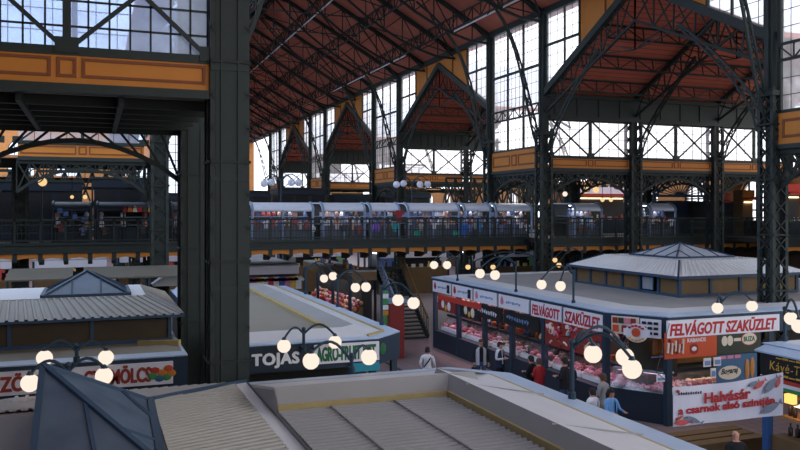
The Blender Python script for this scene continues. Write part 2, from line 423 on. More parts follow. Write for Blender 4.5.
def arch_girder(P, u0, u1, label, group, light=False):
    """open arched lattice girder under a beam"""
    mb = MB(); zt, zs, zc = E(2.05), E(.75), E(1.75); n = 10; u0 -= .05; u1 += .05
    pt = [(u0+(u1-u0)*i/n) for i in range(n+1)]
    az = [zs+(zc-zs)*math.sin(PI*i/n)**.8 for i in range(n+1)]
    mb.bar(P(u0, zt, 0), P(u1, zt, 0), .12, .2)
    for i in range(n):
        mb.bar(P(pt[i], az[i], 0), P(pt[i+1], az[i+1], 0), .12)
        a = i if i < n/2 else i+1; b = i+1 if i < n/2 else i
        mb.bar(P(pt[a], az[a], 0), P(pt[b], zt, 0), .06)
        if not light: mb.bar(P(pt[a], zt, 0), P(pt[b], az[b], 0), .07); mb.bar(P(pt[i], az[i], 0), P(pt[i], zt, 0), .05)
    for s, u in ((1, u0), (-1, u1)) if not light else ():               # scroll rings in the two spandrels
        for q, (du, z, r) in enumerate(((.75, E(1.45), .3), (1.3, E(1.78), .16))):
            ring = [P(u+s*du+r*math.cos(2*PI*i/12), z+r*math.sin(2*PI*i/12), 0) for i in range(13)]
            for i in range(12): mb.bar(ring[i], ring[i+1], .05)
    o = mb.build('arch_girder', M['iron2'])
    return tag(o, label, 'girder', group)
def cross(Y, s): return lambda u, z, d: (u, Y-s*d, z)              # cross plane; s = 1: faces the viewer
def along(X, s): return lambda u, z, d: (X-s*d, u, z)

side_words = ['nave side', 'mid aisle', 'outer side']
for k in range(5):
    nth = ORD[k]
    bays = RBAYS if k < 2 else RBAYS[:2]
    for j, (a, b) in enumerate(bays):
        a_, b_ = a+.35, b-.35
        for Y, s, nm in ((w0(k), 1, 'near'), (w1(k), -1, 'far')):
            if Y < 16 or (k == 0): 
                if nm == 'near': continue
            if nm == 'far' and k > 0 and j > 0: continue
            if nm == 'near' or k == 0:
                strip_window(cross(Y, 1), a_, b_, E(2.85), E(4.86), .6)
            panel_trim(cross(Y, 1), a_, b_, E(2.26), E(2.85))
            if k < 3 and (nm == 'near' or k == 0):
                arch_girder(cross(Y, 1), a_, b_, 'arched lattice girder under the %s ochre beam of the right aisle, %s, %s edge' % (nth, side_words[j], nm), 'arched girders of the right aisle')
# left aisle: the near strip with its tinted panes, the strip behind it and the next one down the hall
for j, (a, b) in enumerate(LBAYS[:3]):
    a_, b_ = a+.35, b-.35
    if j < 2:
        strip_window(cross(w0(0), 1), a_, b_, E(2.85), E(6.1), .36, pane=M['pane_blue'], zb=E(5.15), row=.44, thin=.035)
        panel_trim(cross(w0(0), 1), a_, b_, E(2.26), E(2.85))
        strip_window(cross(w1(0), 1), a_, b_, E(2.85), E(6.1), .5, braces=False, frame=M['steel'], pane=M['pane_blue'])
        panel_trim(cross(w1(0), 1), a_, b_, E(2.26), E(2.85))
        arch_girder(cross(w1(0), 1), a_, b_, 'dark arched lattice girder one bay behind the upper left ochre beam, %s' % side_words[j], 'arched girders of the left aisle', True)
    strip_window(cross(w0(1), 1), a_, b_, E(2.85), E(4.86), .6, pane=M['pane_blue'])
    panel_trim(cross(w0(1), 1), a_, b_, E(2.26), E(2.85))
    arch_girder(cross(w0(1), 1), a_, b_, 'dark arched lattice girder above the far left gallery, %s' % side_words[j], 'arched girders of the left aisle')
# low board ceilings over the window bays of both aisles
for k in range(4):
    for x0, x1 in ((XR+.2, XO), (-15.2, XL-.2)):
        mb = MB().lohi((x0, w0(k)+.15, E(2.2)), (x1, w1(k)-.15, E(2.32)))
        for i in range(1, 6): mb.bar((x0, w0(k)+WB*i/6, E(2.1)), (x1, w0(k)+WB*i/6, E(2.1)), .12, .2, 1)
        for i in range(1, 10): mb.bar((x0+(x1-x0)*i/10, w0(k)+.2, E(2.08)), (x0+(x1-x0)*i/10, w1(k)-.2, E(2.08)), .1, .24, 1)
        S(mb.build('ceiling', [M['brown_boards'], M['iron2']]))
# deep eaves girder and sloping red board roofs over the gabled bays of the right aisle
GZ0, GZ1 = E(6.2), E(10.1)
for k in range(4):
    y0, y1 = w1(k), w0(k+1); ym = (y0+y1)/2
    x1 = XO if k == 0 else 30.5
    for a, b, nm in ((y1+.3, ym, 'far'), (y0-.3, ym, 'near')):
        dz = .3*(GZ1-GZ0)/(ym-y0)
        mb = MB().slab([(XR+.05, a, GZ0-dz), (x1, a, GZ0-dz), (x1, b, GZ1), (XR+.05, b, GZ1)], (0, 0, .2)); mb.m[1] = 1
        S(mb.build('ceiling', [M['boards_x'], M['roof_zinc']]))
    mb = MB().lohi((XR+.2, y1-.22, E(4.9)), (x1, y1+.1, E(6.15)))
    for i in range(12):
        u = XR+.6+i*(x1-XR-1)/12; mb.box((u, y1-.24, E(5.5)), (.12, .06, 1.1))
    mb.bar((XR+.2, y1-.26, E(4.95)), (x1, y1-.26, E(4.95)), .2); mb.bar((XR+.2, y1-.26, E(6.1)), (x1, y1-.26, E(6.1)), .2)
    S(mb.build(num('trim'), M['iron']))
    # truss in each column plane of the gable, with its tie rods and curved knee braces
    for q, X in enumerate((22.4, 28.15, 33.9) if k == 0 else (22.4, 28.15)):
        t = thing('gable_truss', 'dark lattice truss %s the %s red gable roof' % (('at the open front of', 'across the middle of', 'near the outer end of')[q], nth if False else ORD[k]),
                  'roof truss', (X, ym, GZ0), 'trusses of the red gable roofs')
        w = .3 if q == 0 else .16
        MB().bar((X, y0, GZ0-.05), (X, ym, GZ1-.05), w, .36).bar((X, y1, GZ0-.05), (X, ym, GZ1-.05), w, .36).build('rafter', M['iron'], t)
        mb = MB(); zz = GZ0+.9
        n = 6
        for s_, ya in ((1, y0), (-1, y1)):
            for i in range(n):
                p0 = V3((X, ya, GZ0)).lerp(V3((X, ym, GZ1)), i/n); p1 = V3((X, ya, GZ0)).lerp(V3((X, ym, GZ1)), (i+1)/n)
                d0 = V3((X, ya+s_*.2, GZ0-1.0)).lerp(V3((X, ym, GZ1-1.7)), i/n); d1 = V3((X, ya+s_*.2, GZ0-1.0)).lerp(V3((X, ym, GZ1-1.7)), (i+1)/n)
                mb.bar(d0, d1, .11); mb.bar(p0, d1, .055); mb.bar(d0, p1, .055); mb.bar(p1, d1, .06)
        mb.build('web', M['iron2'], t)
        mb = MB()
        for s_, ya in ((1, y0), (-1, y1)):
            mb.bar((X, ya+s_*5.0, GZ0+1.2), (X, ym, GZ0+.9), .05); mb.bar((X, ym, GZ0+.9), (X, ym, GZ1-.3), .05)
            mb.bar((X, ym, GZ0+.9), (X, ya+s_*4.2, GZ0+2.0), .05)
        mb.build('tie_rod', M['iron2'], t)
        for s_, ya in ((1, y0), (-1, y1)):
            pts = []
            for i in range(9):
                f = i/8; pts.append(V3((X, ya+s_*(.35+4.6*f**1.45), E(3.0)+(GZ0+1.5-E(3.0))*f)))
            mb = MB()
            for i in range(8):
                mb.bar(pts[i], pts[i+1], .08); off = V3((0, s_*.38*(1-i/9), -.12))
                off2 = V3((0, s_*.38*(1-(i+1)/9), -.12)); mb.bar(pts[i]+off, pts[i+1]+off2, .065); mb.bar(pts[i], pts[i+1]+off2, .04); mb.bar(pts[i]+off, pts[i+1], .04)
            mb.build('knee_brace', M['iron'], t)
    for q, f in enumerate((.18, .42, .68)):           # lattice purlins under the far slope
        y, z = y1+(ym-y1)*f, GZ0+(GZ1-GZ0)*f
        o = MB().lattice((XR+.2, y, z-.1), (x1-.2, y, z-.1), (0, -.1, -.62), int((x1-XR)/1.05), .09, .05).build('lattice_purlin', M['iron2'])
        tag(o, '%s lattice purlin under the far slope of the %s red gable roof' % (('lowest', 'middle', 'topmost')[q], ORD[k]), 'purlin', 'purlins of the red gable roofs')
# upper nave wall on the right: tall windows between paired columns, spandrels above the gables
def wall_window(X, y0, y1, z0, z1, label_rail=True):
    P = along(X, 1); mb = MB()
    for i in range(0, 4): mb.bar(P(y0+(y1-y0)*i/3, z0, 0), P(y0+(y1-y0)*i/3, z1, 0), .11 if i in (1, 2) else .16)
    for i in range(1, 12):
        if i % 4: mb.bar(P(y0+(y1-y0)*i/12, z0, .0), P(y0+(y1-y0)*i/12, z1, 0), .018)
    n = round((z1-z0)/.58)
    for i in range(n+1):
        z = z0+(z1-z0)*i/n; mb.bar(P(y0, z, 0), P(y1, z, 0), .16 if i in (0, n) else .022)
    z = z0+(z1-z0)*.62; mb.bar(P(y0, z, .05), P(y1, z, .05), .13)
    mb.lattice(P(y0, E(5.2), .12), P(y1, E(5.2), .12), (0, 0, .55), 8, .09, .045, cross=False)
    o = S(mb.build(num('window'), M['iron']))
    MB().poly([P(y0, z0, -.03), P(y1, z0, -.03), P(y1, z1, -.03), P(y0, z1, -.03)]).build('glass_pane', M['pane'], o)
    return o
def spandrel(X, ya, yb, ym):
    """glazing and ochre panel between a gable slope and the eaves; ya is the column side, yb where the ochre begins"""
    P = along(X, 1); s = 1 if ym > ya else -1
    zz = lambda y: GZ0+(GZ1-GZ0)*abs(y-ya)/abs(ym-ya)+.1
    za, zb = zz(ya), zz(yb); zt = Z_EAVE-.15
    mb = MB(); ol = [(ya+s*.3, za), (yb, zb), (yb, zt), (ya+s*.3, zt)]
    for i in range(4): mb.bar(P(*ol[i], 0), P(*ol[(i+1) % 4], 0), .12)
    for i in range(1, 5):
        y = ya+(yb-ya)*i/5; mb.bar(P(y, zz(y), 0), P(y, zt, 0), .09 if i == 3 else .02)
    z = zt
    while z > za+.3:
        z -= .58; y = ya+(ym-ya)*max(0, (z-GZ0-.1)/(GZ1-GZ0)); y = min(y, yb) if s > 0 else max(y, yb)
        mb.bar(P(ya, z, 0), P(y, z, 0), .022 if abs(z-(zt-1.74)) > .1 else .12)
    o = S(mb.build(num('window'), M['iron']))
    MB().poly([P(u, z_, -.03) for u, z_ in ol]).build('glass_pane', M['pane'], o)
    zc = GZ1+.1
    S(MB().slab([P(yb, zb, 0), P(ym, zc, 0), P(ym, zt, 0), P(yb, zt, 0)], (.12, 0, 0)).bar(P((yb+ym)/2, zz((yb+ym)/2), .03), P((yb+ym)/2, zt, .03), .07, mi=1)
      .build(num('trim'), [M['ochre'], M['ochre_line']]))
for k in range(5):
    a, b = w0(k)+.35, w1(k)-.35
    wall_window(XR, a, b, E(3.4), Z_EAVE-.1)
    panel_trim(along(XR, 1), a, b, E(2.28), E(3.36))
    if k < 4:
        arch_girder(along(XR, 1), a, b, 'dark arched lattice girder below the %s ochre panel along the right side of the nave' % ORD[k], 'arched girders along the nave')
        y0, y1 = w1(k), w0(k+1); ym = (y0+y1)/2
        spandrel(XR, y1, y1-3.4, ym); spandrel(XR, y0, y0+3.2, ym)
    if k in (1, 2):
        panel_trim(along(XL, -1), a, b, E(2.28), E(3.36)); wall_window(XL, a, b, E(3.4), Z_EAVE-.1)
for X, nm in ((XR, 'right'), (XL, 'left')):
    S(MB().lohi((X-.18, 12.5, Z_EAVE-.25), (X+.18, YEND, Z_EAVE+.1)).build(num('trim'), M['iron']))

# --- columns
def column(x, y, label, nave=0, size=.7, top=None, upper=True, brace=True, fat=0, plates=False):
    c = thing('iron_column', label, 'column', (x, y, 0), 'lattice iron columns')
    zt = top or E(4.3); h = size/2
    mb = MB()
    for i in (-1, 1):
        for j in (-1, 1):
            mb.bar((x+i*(h-.06), y+j*(h-.06), .0), (x+i*(h-.06), y+j*(h-.06), zt), .13)
    mb.build('leg', M['iron'], c)
    MB().lohi((x-.16-fat, y-.17, 0), (x+.16+fat, y+.17, zt)).build('core', M['iron'], c)
    mb = MB(); n = int(zt/.62); dz = zt/n
    for i in range(n):
        z = i*dz
        for s in (-1, 1):
            mb.bar((x-h, y+s*h*.96, z), (x+h, y+s*h*.96, z+dz), .06, .05); mb.bar((x+h, y+s*h*.96, z), (x-h, y+s*h*.96, z+dz), .06, .05)
            mb.bar((x+s*h*.96, y-h, z), (x+s*h*.96, y+h, z+dz), .06, .05); mb.bar((x+s*h*.96, y+h, z), (x+s*h*.96, y-h, z+dz), .06, .05)
        if i % 3 == 0:
            for s in (-1, 1):
                mb.bar((x-h, y+s*h*.96, z), (x+h, y+s*h*.96, z), .12, .05); mb.bar((x+s*h*.96, y-h, z), (x+s*h*.96, y+h, z), .12, .05)
    mb.build('lattice', M['iron2'], c)
    if plates:
        mb = MB(); hw = h-.1
        for s in (-1, 1):
            mb.lohi((x-hw, y+s*(h+.005)-.012, .4), (x+hw, y+s*(h+.005)+.012, zt)); mb.lohi((x+s*(h+.005)-.012, y-hw, .4), (x+s*(h+.005)+.012, y+hw, zt))
            for q in (-.16, .16): mb.bar((x+q, y+s*(h+.03), .4), (x+q, y+s*(h+.03), zt), .035); mb.bar((x+s*(h+.03), y+q, .4), (x+s*(h+.03), y+q, zt), .035)
            for q in range(6): mb.bar((x-h, y+s*(h+.02), 1+q*2.1), (x+h, y+s*(h+.02), 1+q*2.1), .03, .1)
        mb.build('cover_plate', M['iron'], c)
    MB().lohi((x-h-.12, y-h-.12, 0), (x+h+.12, y+h+.12, .5)).build('base', M['iron'], c)
    if upper:
        mb = MB().lohi((x-.2, y-.2, zt-.3), (x+.2, y+.2, Z_EAVE))
        mb.lohi((x-.26, y-.06, zt), (x+.26, y+.06, Z_EAVE))
        mb.build('upper_shaft', M['iron'], c)
        MB().lohi((x-h-.06, y-h-.06, zt-.3), (x+h+.06, y+h+.06, zt-.12)).build('collar', M['iron'], c)
    if brace and nave:
        pts = []
        for i in range(13):
            f = i/12; pts.append(V3((x+nave*(.3+1.9*f**.75+2.6*f**5), y, E(3.1)+f*9.0)))
        mb = MB()
        for i in range(12):
            d0 = V3((nave*.42*(1-i/12)-nave*.05, 0, -.05)); d1 = V3((nave*.42*(1-(i+1)/12)-nave*.05, 0, -.05))
            mb.bar(pts[i]-d0, pts[i+1]-d1, .08); mb.bar(pts[i], pts[i+1], .09)
            mb.bar(pts[i]-d0, pts[i+1], .045); mb.bar(pts[i], pts[i+1]-d1, .045)
        mb.build('arch_brace', M['iron'], c)
    return c
for k in range(5):
    for y, nm in ((w0(k), 'nearer'), (w1(k), 'farther')):
        if y > 16: column(XR, y, 'tall iron column of the right nave row, %s of the %s pair from the viewer' % (nm, ORD[k]), -1)
column(XL, w0(0)+.17, 'broad dark iron column nearest the viewer, full picture height left of the centre', 1, .72, E(6), fat=.1, plates=True)
column(XL-.0, w1(0)-.2, 'dark iron column directly behind the nearest one, seen along its left side', 1, .66, E(6), fat=.08, plates=True)
column(2.72, w0(1), 'dark iron column of the left nave row standing before the far gallery', 1, .74, fat=.14)
column(2.72, w1(1), 'dark iron column of the left nave row rising through the far gallery', 1)
for k in (2, 3, 4):
    column(XL+.2, w0(k), 'distant iron column of the left nave row, %s beyond the gallery' % ORD[k-2], 1)
for j, X in enumerate((28.15, 33.9)):
    column(X, w0(1), 'lattice column before the right gallery railing, %s to the right of the nave row' % ORD[j], 0, .7, E(4.9), upper=False)
    column(X, w1(1), 'lattice column behind the right gallery railing, %s to the right of the nave row' % ORD[j], 0, .7, E(2.2), upper=False)
    column(X, w0(2), 'lattice iron column far back in the right aisle, %s from the nave row' % ORD[j], 0, .7, E(4.9), upper=False)
column(-3.33, w1(1)-.4, 'dark iron column at the far left, rising before the dim gallery shops', 0, .7, E(2.2), upper=False, fat=.1)
column(-9.08, w1(1), 'dark iron column beyond the left edge, in the dim left aisle', 0, .7, E(2.2), upper=False)

# --- nave roof trusses and purlins
ys = []
for k in range(5):
    ys += [w0(k), w1(k)] + ([w1(k)+(PER-WB)*i/3 for i in (1, 2)])
ys = [y for y in ys if y < YEND-1]
sl = (Z_RIDGE-Z_EAVE)/(XR-XM)
tr0 = None
for i, y in enumerate(ys):
    L = 'lattice truss under the red nave roof, %s from the viewer' % ORD[i]
    if tr0 is None:
        tr0 = thing('roof_truss', L, 'roof truss', (XM, y, Z_EAVE), 'trusses of the nave roof')
        for s in (1, -1):
            e = V3((XM+s*(XR-XM), y, Z_EAVE)); r = V3((XM, y, Z_RIDGE))
            MB().bar(e+V3((0, -.09, -.15)), r+V3((0, -.09, -.15)), .09, .2).bar(e+V3((0, .09, -.15)), r+V3((0, .09, -.15)), .09, .2).build('rafter', M['iron'], tr0)
            mb = MB(); n = 8
            for j in range(n):
                a = e.lerp(r, j/n)+V3((0, 0, -.2)); b = e.lerp(r, (j+1)/n)+V3((0, 0, -.2))
                def low(f): return e.lerp(r, f)+V3((0, 0, -.55-1.3*math.sin(PI*f)**.7))
                c, d = low(j/n), low((j+1)/n)
                mb.bar(c, d, .12); mb.bar(d, b, .06)
                mb.bar(a, d, .06) if j % 2 else mb.bar(c, b, .06)
            mb.build('web', M['iron2'], tr0)
        MB().bar((XM-5, y, Z_EAVE+1.6), (XM+5, y, Z_EAVE+1.6), .06).bar((XM, y, Z_RIDGE-.4), (XM, y, Z_EAVE+1.6), .05).build('tie_rod', M['iron2'], tr0)
    else: lab(copy_tree(tr0, (XM, y, Z_EAVE)), L)
for i, X in enumerate((20.3, 17.5, 14.76, 12.41, 10.0, 7.3, 4.5)):
    z = Z_RIDGE-abs(X-XM)*sl-.12
    n = int((YEND-13)/1.05)
    o = MB().lattice((X, 13, z), (X, YEND-.5, z), (0, 0, -.75), n, .09, .05).build('roof_purlin', M['iron2'])
    tag(o, ('lattice purlin running under the right roof slope, %s up from the eaves' % ORD[i]) if i < 3 else ('lattice ridge purlin running under the top of the roof' if i == 3 else 'lattice purlin under the hidden left roof slope, %s down from the ridge' % ORD[i-4]), 'purlin', 'purlins of the nave roof')
# diagonal wind braces under the right slope
mb_i = 0
for i in range(2, len(ys)-1):
    for (xa, xb) in ((22.0, 17.5), (17.5, 12.6)):
        za, zb = (Z_RIDGE-abs(x-XM)*sl-.35 for x in (xa, xb))
        if i % 2: xa, xb, za, zb = xb, xa, zb, za
        o = MB().bar((xa, ys[i]+.2, za), (xb, ys[i+1]-.2, zb), .07).build('wind_brace', M['iron2'])
        tag(o, 'thin diagonal brace under the %s part of the right roof slope after the %s truss' % ('lower' if max(xa, xb) > 20 else 'upper', ORD[i]), 'brace', 'wind braces of the nave roof')

# white rods modelled along two purlins in place of their lit edges
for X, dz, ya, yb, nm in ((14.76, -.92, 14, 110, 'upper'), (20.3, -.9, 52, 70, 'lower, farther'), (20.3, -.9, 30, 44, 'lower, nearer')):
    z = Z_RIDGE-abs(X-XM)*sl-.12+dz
    o = thing('roof_highlight', 'pale pipe modelling the lit edge of the %s purlin of the right roof slope' % nm, 'highlight', (X, ya, z), 'modelled highlights under the roof')
    MB().tube([(X, ya, z), (X, yb, z)], .05, 6).build('highlight', M['white'], o)
    for i in range(int((yb-ya)/4.2)): MB().box((X, ya+1+4.2*i, z+.05), (.14, .12, .16)).build('highlight_bracket', M['iron2'], o)

# red gable roof over the bay the viewer stands in
y0, y1 = -5.8, w0(0); ym = (y0+y1)/2
for a in (y0-.3, y1+.3):
    S(MB().slab([(-15.2, a, GZ0), (XL-.05, a, GZ0), (XL-.05, ym, GZ1+1.2), (-15.2, ym, GZ1+1.2)], (0, 0, .2)).build('ceiling', M['boards_x']))

S(MB().lohi((-15.4, -6.2, 0), (-15.1, 15.9, E(7))).build('wall_left.001', M['brick_dark']))
S(MB().lohi((-15.4, -6.5, 0), (XL, -6.2, E(12))).build('wall_front', M['brick_dark']))
# ---------------------------------------------------------------- galleries
DECK = E(-1.6)
def gallery(x0, x1, yf, yb, label, depth, step=1.07):
    g = thing('gallery', label, 'gallery', ((x0+x1)/2, yf, 0))
    zb = DECK-depth+1.6-.6
    MB().lohi((x0, yf+.1, DECK-.28), (x1, yb, DECK)).build('deck', M['wall_dark'], g)
    MB().lohi((x0, yf, DECK-.42), (x1, yf+.12, DECK+.05)).bar((x0, yf-.05, DECK), (x1, yf-.05, DECK), .12).bar((x0, yf-.04, DECK-.4), (x1, yf-.04, DECK-.4), .1).build('fascia', M['iron'], g)
    n = int((x1-x0)/step); zc = DECK-.42
    for i in range(n+1):
        x = x0+(x1-x0)*i/n
        mb = MB()
        pr = [(0, 0), (-.0, -.34), (.25, -.42), (.8, -.6), (1.4, -.62), (1.4, 0)]
        mb.slab([(x-.1, yf+.02+a, zc+b) for a, b in pr], (.2, 0, 0))
        mb.box((x, yf+.06, zc-.2), (.2, .16, .4))
        mb.build('corbel', M['iron'], g)
        if i < n:
            xa, xb = x+.1, x0+(x1-x0)*(i+1)/n-.1; m_ = 6
            bot = [(xa+(xb-xa)*t/m_, zc-.3+.07*math.sin(PI*t/m_)) for t in range(m_+1)]
            MB().slab([(u, yf+.01, z) for u, z in bot]+[(xb, yf+.01, zc-.0), (xa, yf+.01, zc-.0)], (0, .06, 0)).build('ochre_panel', M['ochre'], g)
    mb = MB(); zt = DECK+1.12
    for z, w in ((zt, .09), (DECK+.9, .05), (DECK+.16, .06), (DECK+.52, .035)): mb.bar((x0, yf+.05, z), (x1, yf+.05, z), w)
    m_ = int((x1-x0)/.16)
    for i in range(m_+1): mb.bar((x0+(x1-x0)*i/m_, yf+.05, DECK), (x0+(x1-x0)*i/m_, yf+.05, zt), .024)
    for i in range(n+1): mb.bar((x0+(x1-x0)*i/n, yf+.05, DECK), (x0+(x1-x0)*i/n, yf+.05, zt+.04), .09)
    for i in range(0):
        c = V3((x0+(x1-x0)*(i+.5)/q, yf+.05, DECK+.7)); r = .16
        for t in range(8): mb.bar(c+V3((r*math.cos(t*PI/4), 0, r*math.sin(t*PI/4))), c+V3((r*math.cos((t+1)*PI/4), 0, r*math.sin((t+1)*PI/4))), .035)
    mb.build('railing', M['iron'], g)
    return g
GY = 40.8
gallery(-15.3, 23.6, GY, 48.0, 'dark iron gallery bridge crossing the nave, bar railing above ochre edge panels', 2.2)
GW = 38.4
gallery(23.7, 39.8, GW, 48.0, 'dark iron gallery across the right aisle, behind the roof with the glass pyramid', 2.32)
gallery(-14, 36, 83.0, 88, 'distant dark gallery crossing the far end of the hall', 2.2, 2.2)

# --- kiosks on the gallery
def tshirt():
    pts = [(-.15, -.6), (.15, -.6), (.16, -.14), (.27, -.2), (.32, -.08), (.14, .05), (.06, .06), (0, .02), (-.06, .06), (-.14, .05), (-.32, -.08), (-.27, -.2), (-.16, -.14)]
    return MB().slab([(a, 0, b+.6) for a, b in pts], (0, .07, 0))
def bag():
    mb = MB().slab([(-.16, 0, 0), (.16, 0, 0), (.12, 0, .28), (-.12, 0, .28)], (0, .12, 0))
    return mb.tube([(.08*math.cos(PI*i/6), .06, .28+.14*math.sin(PI*i/6)) for i in range(7)], .014, 5)
def doll():
    mb = MB().ball((0, 0, .3), .08, n=8).tube([(0, 0, 0), (0, 0, .12), (0, 0, .24)], [.12, .1, .04], 8)
    return mb
def vase():
    return MB().tube([(0, 0, 0), (0, 0, .06), (0, 0, .16), (0, 0, .22), (0, 0, .26)], [.06, .1, .09, .04, .06], 10)
def carton(): return MB().box((0, 0, .1), (.24, .2, .2)).box((0, -.005, .2), (.25, .21, .02))
PROTO = {}
def goods(kind, loc, col, label, cat, group, s=1, rz=0):
    fn, nm = dict(shirt=(tshirt, 'hanging_shirt'), bag=(bag, 'hanging_bag'), doll=(doll, 'doll'), vase=(vase, 'vase'), box=(carton, 'carton'))[kind]
    if kind not in PROTO:
        o = fn().build(nm, pal(col)); PROTO[kind] = o
        me = o.data
    else:
        o = PROTO[kind].copy(); COL.objects.link(o)
    o.material_slots[0].link = 'OBJECT'; o.material_slots[0].material = pal(col)
    o.location = loc; o.scale = (s, s, s); o.rotation_euler = (0, 0, rz)
    for k_ in ('label', 'category', 'group', 'kind'):
        if k_ in o: del o[k_]
    return tag(o, label, cat, group)
KCOL = [(205, 204, 216), (140, 104, 94), (90, 96, 124), (180, 170, 164), (226, 222, 224), (112, 80, 72), (124, 138, 176), (196, 150, 126), (70, 70, 78), (160, 74, 70)]
KW = ['leftmost', 'second from the left', 'third from the left', 'fourth from the left', 'fifth from the left', 'sixth from the left', 'just right of the big column', 'farther right, before the gateway']
def kiosk(xa, xb, y, idx, dim=False, n=16):
    w = KW[idx] if idx < len(KW) else 'dim one'
    lab_ = 'silver-topped gallery kiosk, %s' % w if not dim else 'dim unlit gallery kiosk, %s' % dim
    who = ('the gallery kiosk %s' % w) if not dim else ('the dim gallery kiosk %s' % dim)
    k = thing('gallery_kiosk', lab_, 'kiosk', ((xa+xb)/2, y, DECK))
    zt = E(.42)
    mb = MB(); n_ = 7; prof = [(.1+.75*(1-math.cos(PI/2*i/n_)) - .75, E(-.02)+.42*math.sin(PI/2*i/n_)) for i in range(n_+1)]
    prof += [(1.6, zt)]
    a = [(xa, y+p, z) for p, z in prof]; b = [(xb, y+p, z) for p, z in prof]
    vs = a+b+[(p[0], p[1]+.04, p[2]-.06) for p in a]+[(p[0], p[1]+.04, p[2]-.06) for p in b]; m_ = len(a)
    fs = []
    for i in range(m_-1):
        fs += [(i, i+m_, i+m_+1, i+1), (2*m_+i, 2*m_+i+1, 3*m_+i+1, 3*m_+i)]
    fs += [(0, 2*m_, 3*m_, m_), (m_-1, 2*m_-1, 4*m_-1, 3*m_-1)]
    fs += [tuple(range(m_))+tuple(range(3*m_-1, 2*m_-1, -1)), tuple(range(2*m_-1, m_-1, -1))+tuple(range(3*m_, 4*m_))]
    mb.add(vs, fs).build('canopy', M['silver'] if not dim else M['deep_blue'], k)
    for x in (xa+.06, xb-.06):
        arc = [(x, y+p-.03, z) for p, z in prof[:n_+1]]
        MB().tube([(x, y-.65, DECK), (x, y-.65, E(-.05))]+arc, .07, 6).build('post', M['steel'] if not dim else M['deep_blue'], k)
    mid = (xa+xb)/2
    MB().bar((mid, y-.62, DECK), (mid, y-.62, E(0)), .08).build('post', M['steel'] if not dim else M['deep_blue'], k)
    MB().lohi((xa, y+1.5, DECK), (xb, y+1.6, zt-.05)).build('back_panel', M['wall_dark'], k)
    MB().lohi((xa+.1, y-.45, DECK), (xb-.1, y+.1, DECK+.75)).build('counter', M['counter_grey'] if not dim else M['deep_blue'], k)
    for z in (E(-.75), E(-.35)):
        MB().lohi((xa+.1, y+.2, z-.04), (xb-.1, y+1.4, z)).build('shelf', M['steel'], k)
    if not dim:
        MB().lohi((xa+.3, y+.1, E(.24)), (xb-.3, y+.4, E(.28))).build('strip_light', M['strip_cool'], k)  # strip added under the canopy to brighten the goods
    rnd = random.Random(idx*7+3+(50 if dim else 0))
    for row, (z, yy, kinds) in enumerate(((E(-.34), y+.3, ('vase', 'doll', 'box')), (E(-.74), y+.3, ('vase', 'doll', 'box')), (DECK+.76, y-.3, ('doll', 'vase', 'box')))):
        m_ = max(3, int((xb-xa)/.3)) if not dim else max(2, int((xb-xa)/.8))
        for i in range(m_):
            kd = rnd.choice(kinds); c = rnd.choice(KCOL)
            goods(kd, (xa+.25+(xb-xa-.5)*i/(m_-1), yy, z), c, 'souvenir on the %s of %s' % (('upper shelf', 'lower shelf', 'counter')[row], who),
                  'souvenir', 'souvenirs on the %s of %s' % (('upper shelf', 'lower shelf', 'counter')[row], who), 1.15 if kd != 'box' else 1.0)
    m_ = max(3, int((xb-xa)/.42)) if not dim else 2
    for i in range(m_):
        goods('shirt', (xa+.4+(xb-xa-.8)*i/max(1, m_-1), y-.72, E(-1.05)+rnd.uniform(-.3, .25)), rnd.choice(KCOL if not dim else KCOL[5:]), 'shirt hanging at the front of %s' % who, 'shirt', 'shirts at the front of %s' % who, .6)
    return k
spans = [(249, 311), (319, 362), (366, 396), (403, 455), (459, 486), (490, 527)]
KY = 42.6
for i, (a, b) in enumerate(spans):
    kiosk(on_y(a, 210, KY).x, on_y(b, 210, KY).x, KY, i)
for i, (a, b) in enumerate(((568, 596), (643, 669))):
    kiosk(on_y(a, 210, 40.4).x, on_y(b, 210, 40.4).x, 40.4, 6+i)
for i, (a, b) in enumerate(((52, 92), (96, 150), (170, 183))):
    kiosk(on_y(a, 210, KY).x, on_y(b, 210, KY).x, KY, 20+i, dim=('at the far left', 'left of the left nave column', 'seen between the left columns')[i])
for px, py, kd, c, L, s in ((376, 231, 'bag', (140, 96, 200), 'purple bag hanging on the railing side of the third gallery kiosk', 1.3), (395, 232, 'shirt', (40, 170, 170), 'teal garment hanging between two gallery kiosks', .75),
                            (417, 236, 'bag', (40, 180, 150), 'small green bag hanging by the gallery railing', 1.0), (464, 235, 'shirt', (40, 120, 220), 'bright blue garment spread by the gallery railing', .9),
                            (480, 231, 'doll', (30, 140, 210), 'blue doll hanging near the fifth gallery kiosk', 1.3), (455, 236, 'bag', (60, 190, 160), 'pale green bag beside the bright blue garment', .9),
                            (313, 232, 'vase', (205, 210, 220), 'white round ornament between the first two gallery kiosks', 1.5), (399, 222, 'shirt', (150, 44, 50), 'dark red garment hanging beside the fourth gallery kiosk', 1.0)):
    p = on_y(px, py, 41.3); goods(kd, p, c, L, 'bag' if kd == 'bag' else 'garment' if kd == 'shirt' else 'ornament', None, s)
# dim strings of coloured sweets and cloth over the left gallery
for i, c in enumerate(((150, 50, 40), (190, 110, 50), (210, 200, 180), (180, 40, 60), (60, 70, 50), (200, 130, 40))):
    goods('bag', on_y(125+i*5, 212, 41.9), c, 'small coloured bag hanging %s in the row over the left gallery' % ORD[i], 'bag', 'bags over the left gallery', .7)
for i, (px, py) in enumerate(((60, 213), (66, 216), (75, 219), (62, 232), (84, 222))):
    goods('bag', on_y(px, py, 42.0), (80, 110, 170), 'blue bag hanging at the far left gallery kiosk', 'bag', 'blue bags at the far left gallery kiosk', .8)

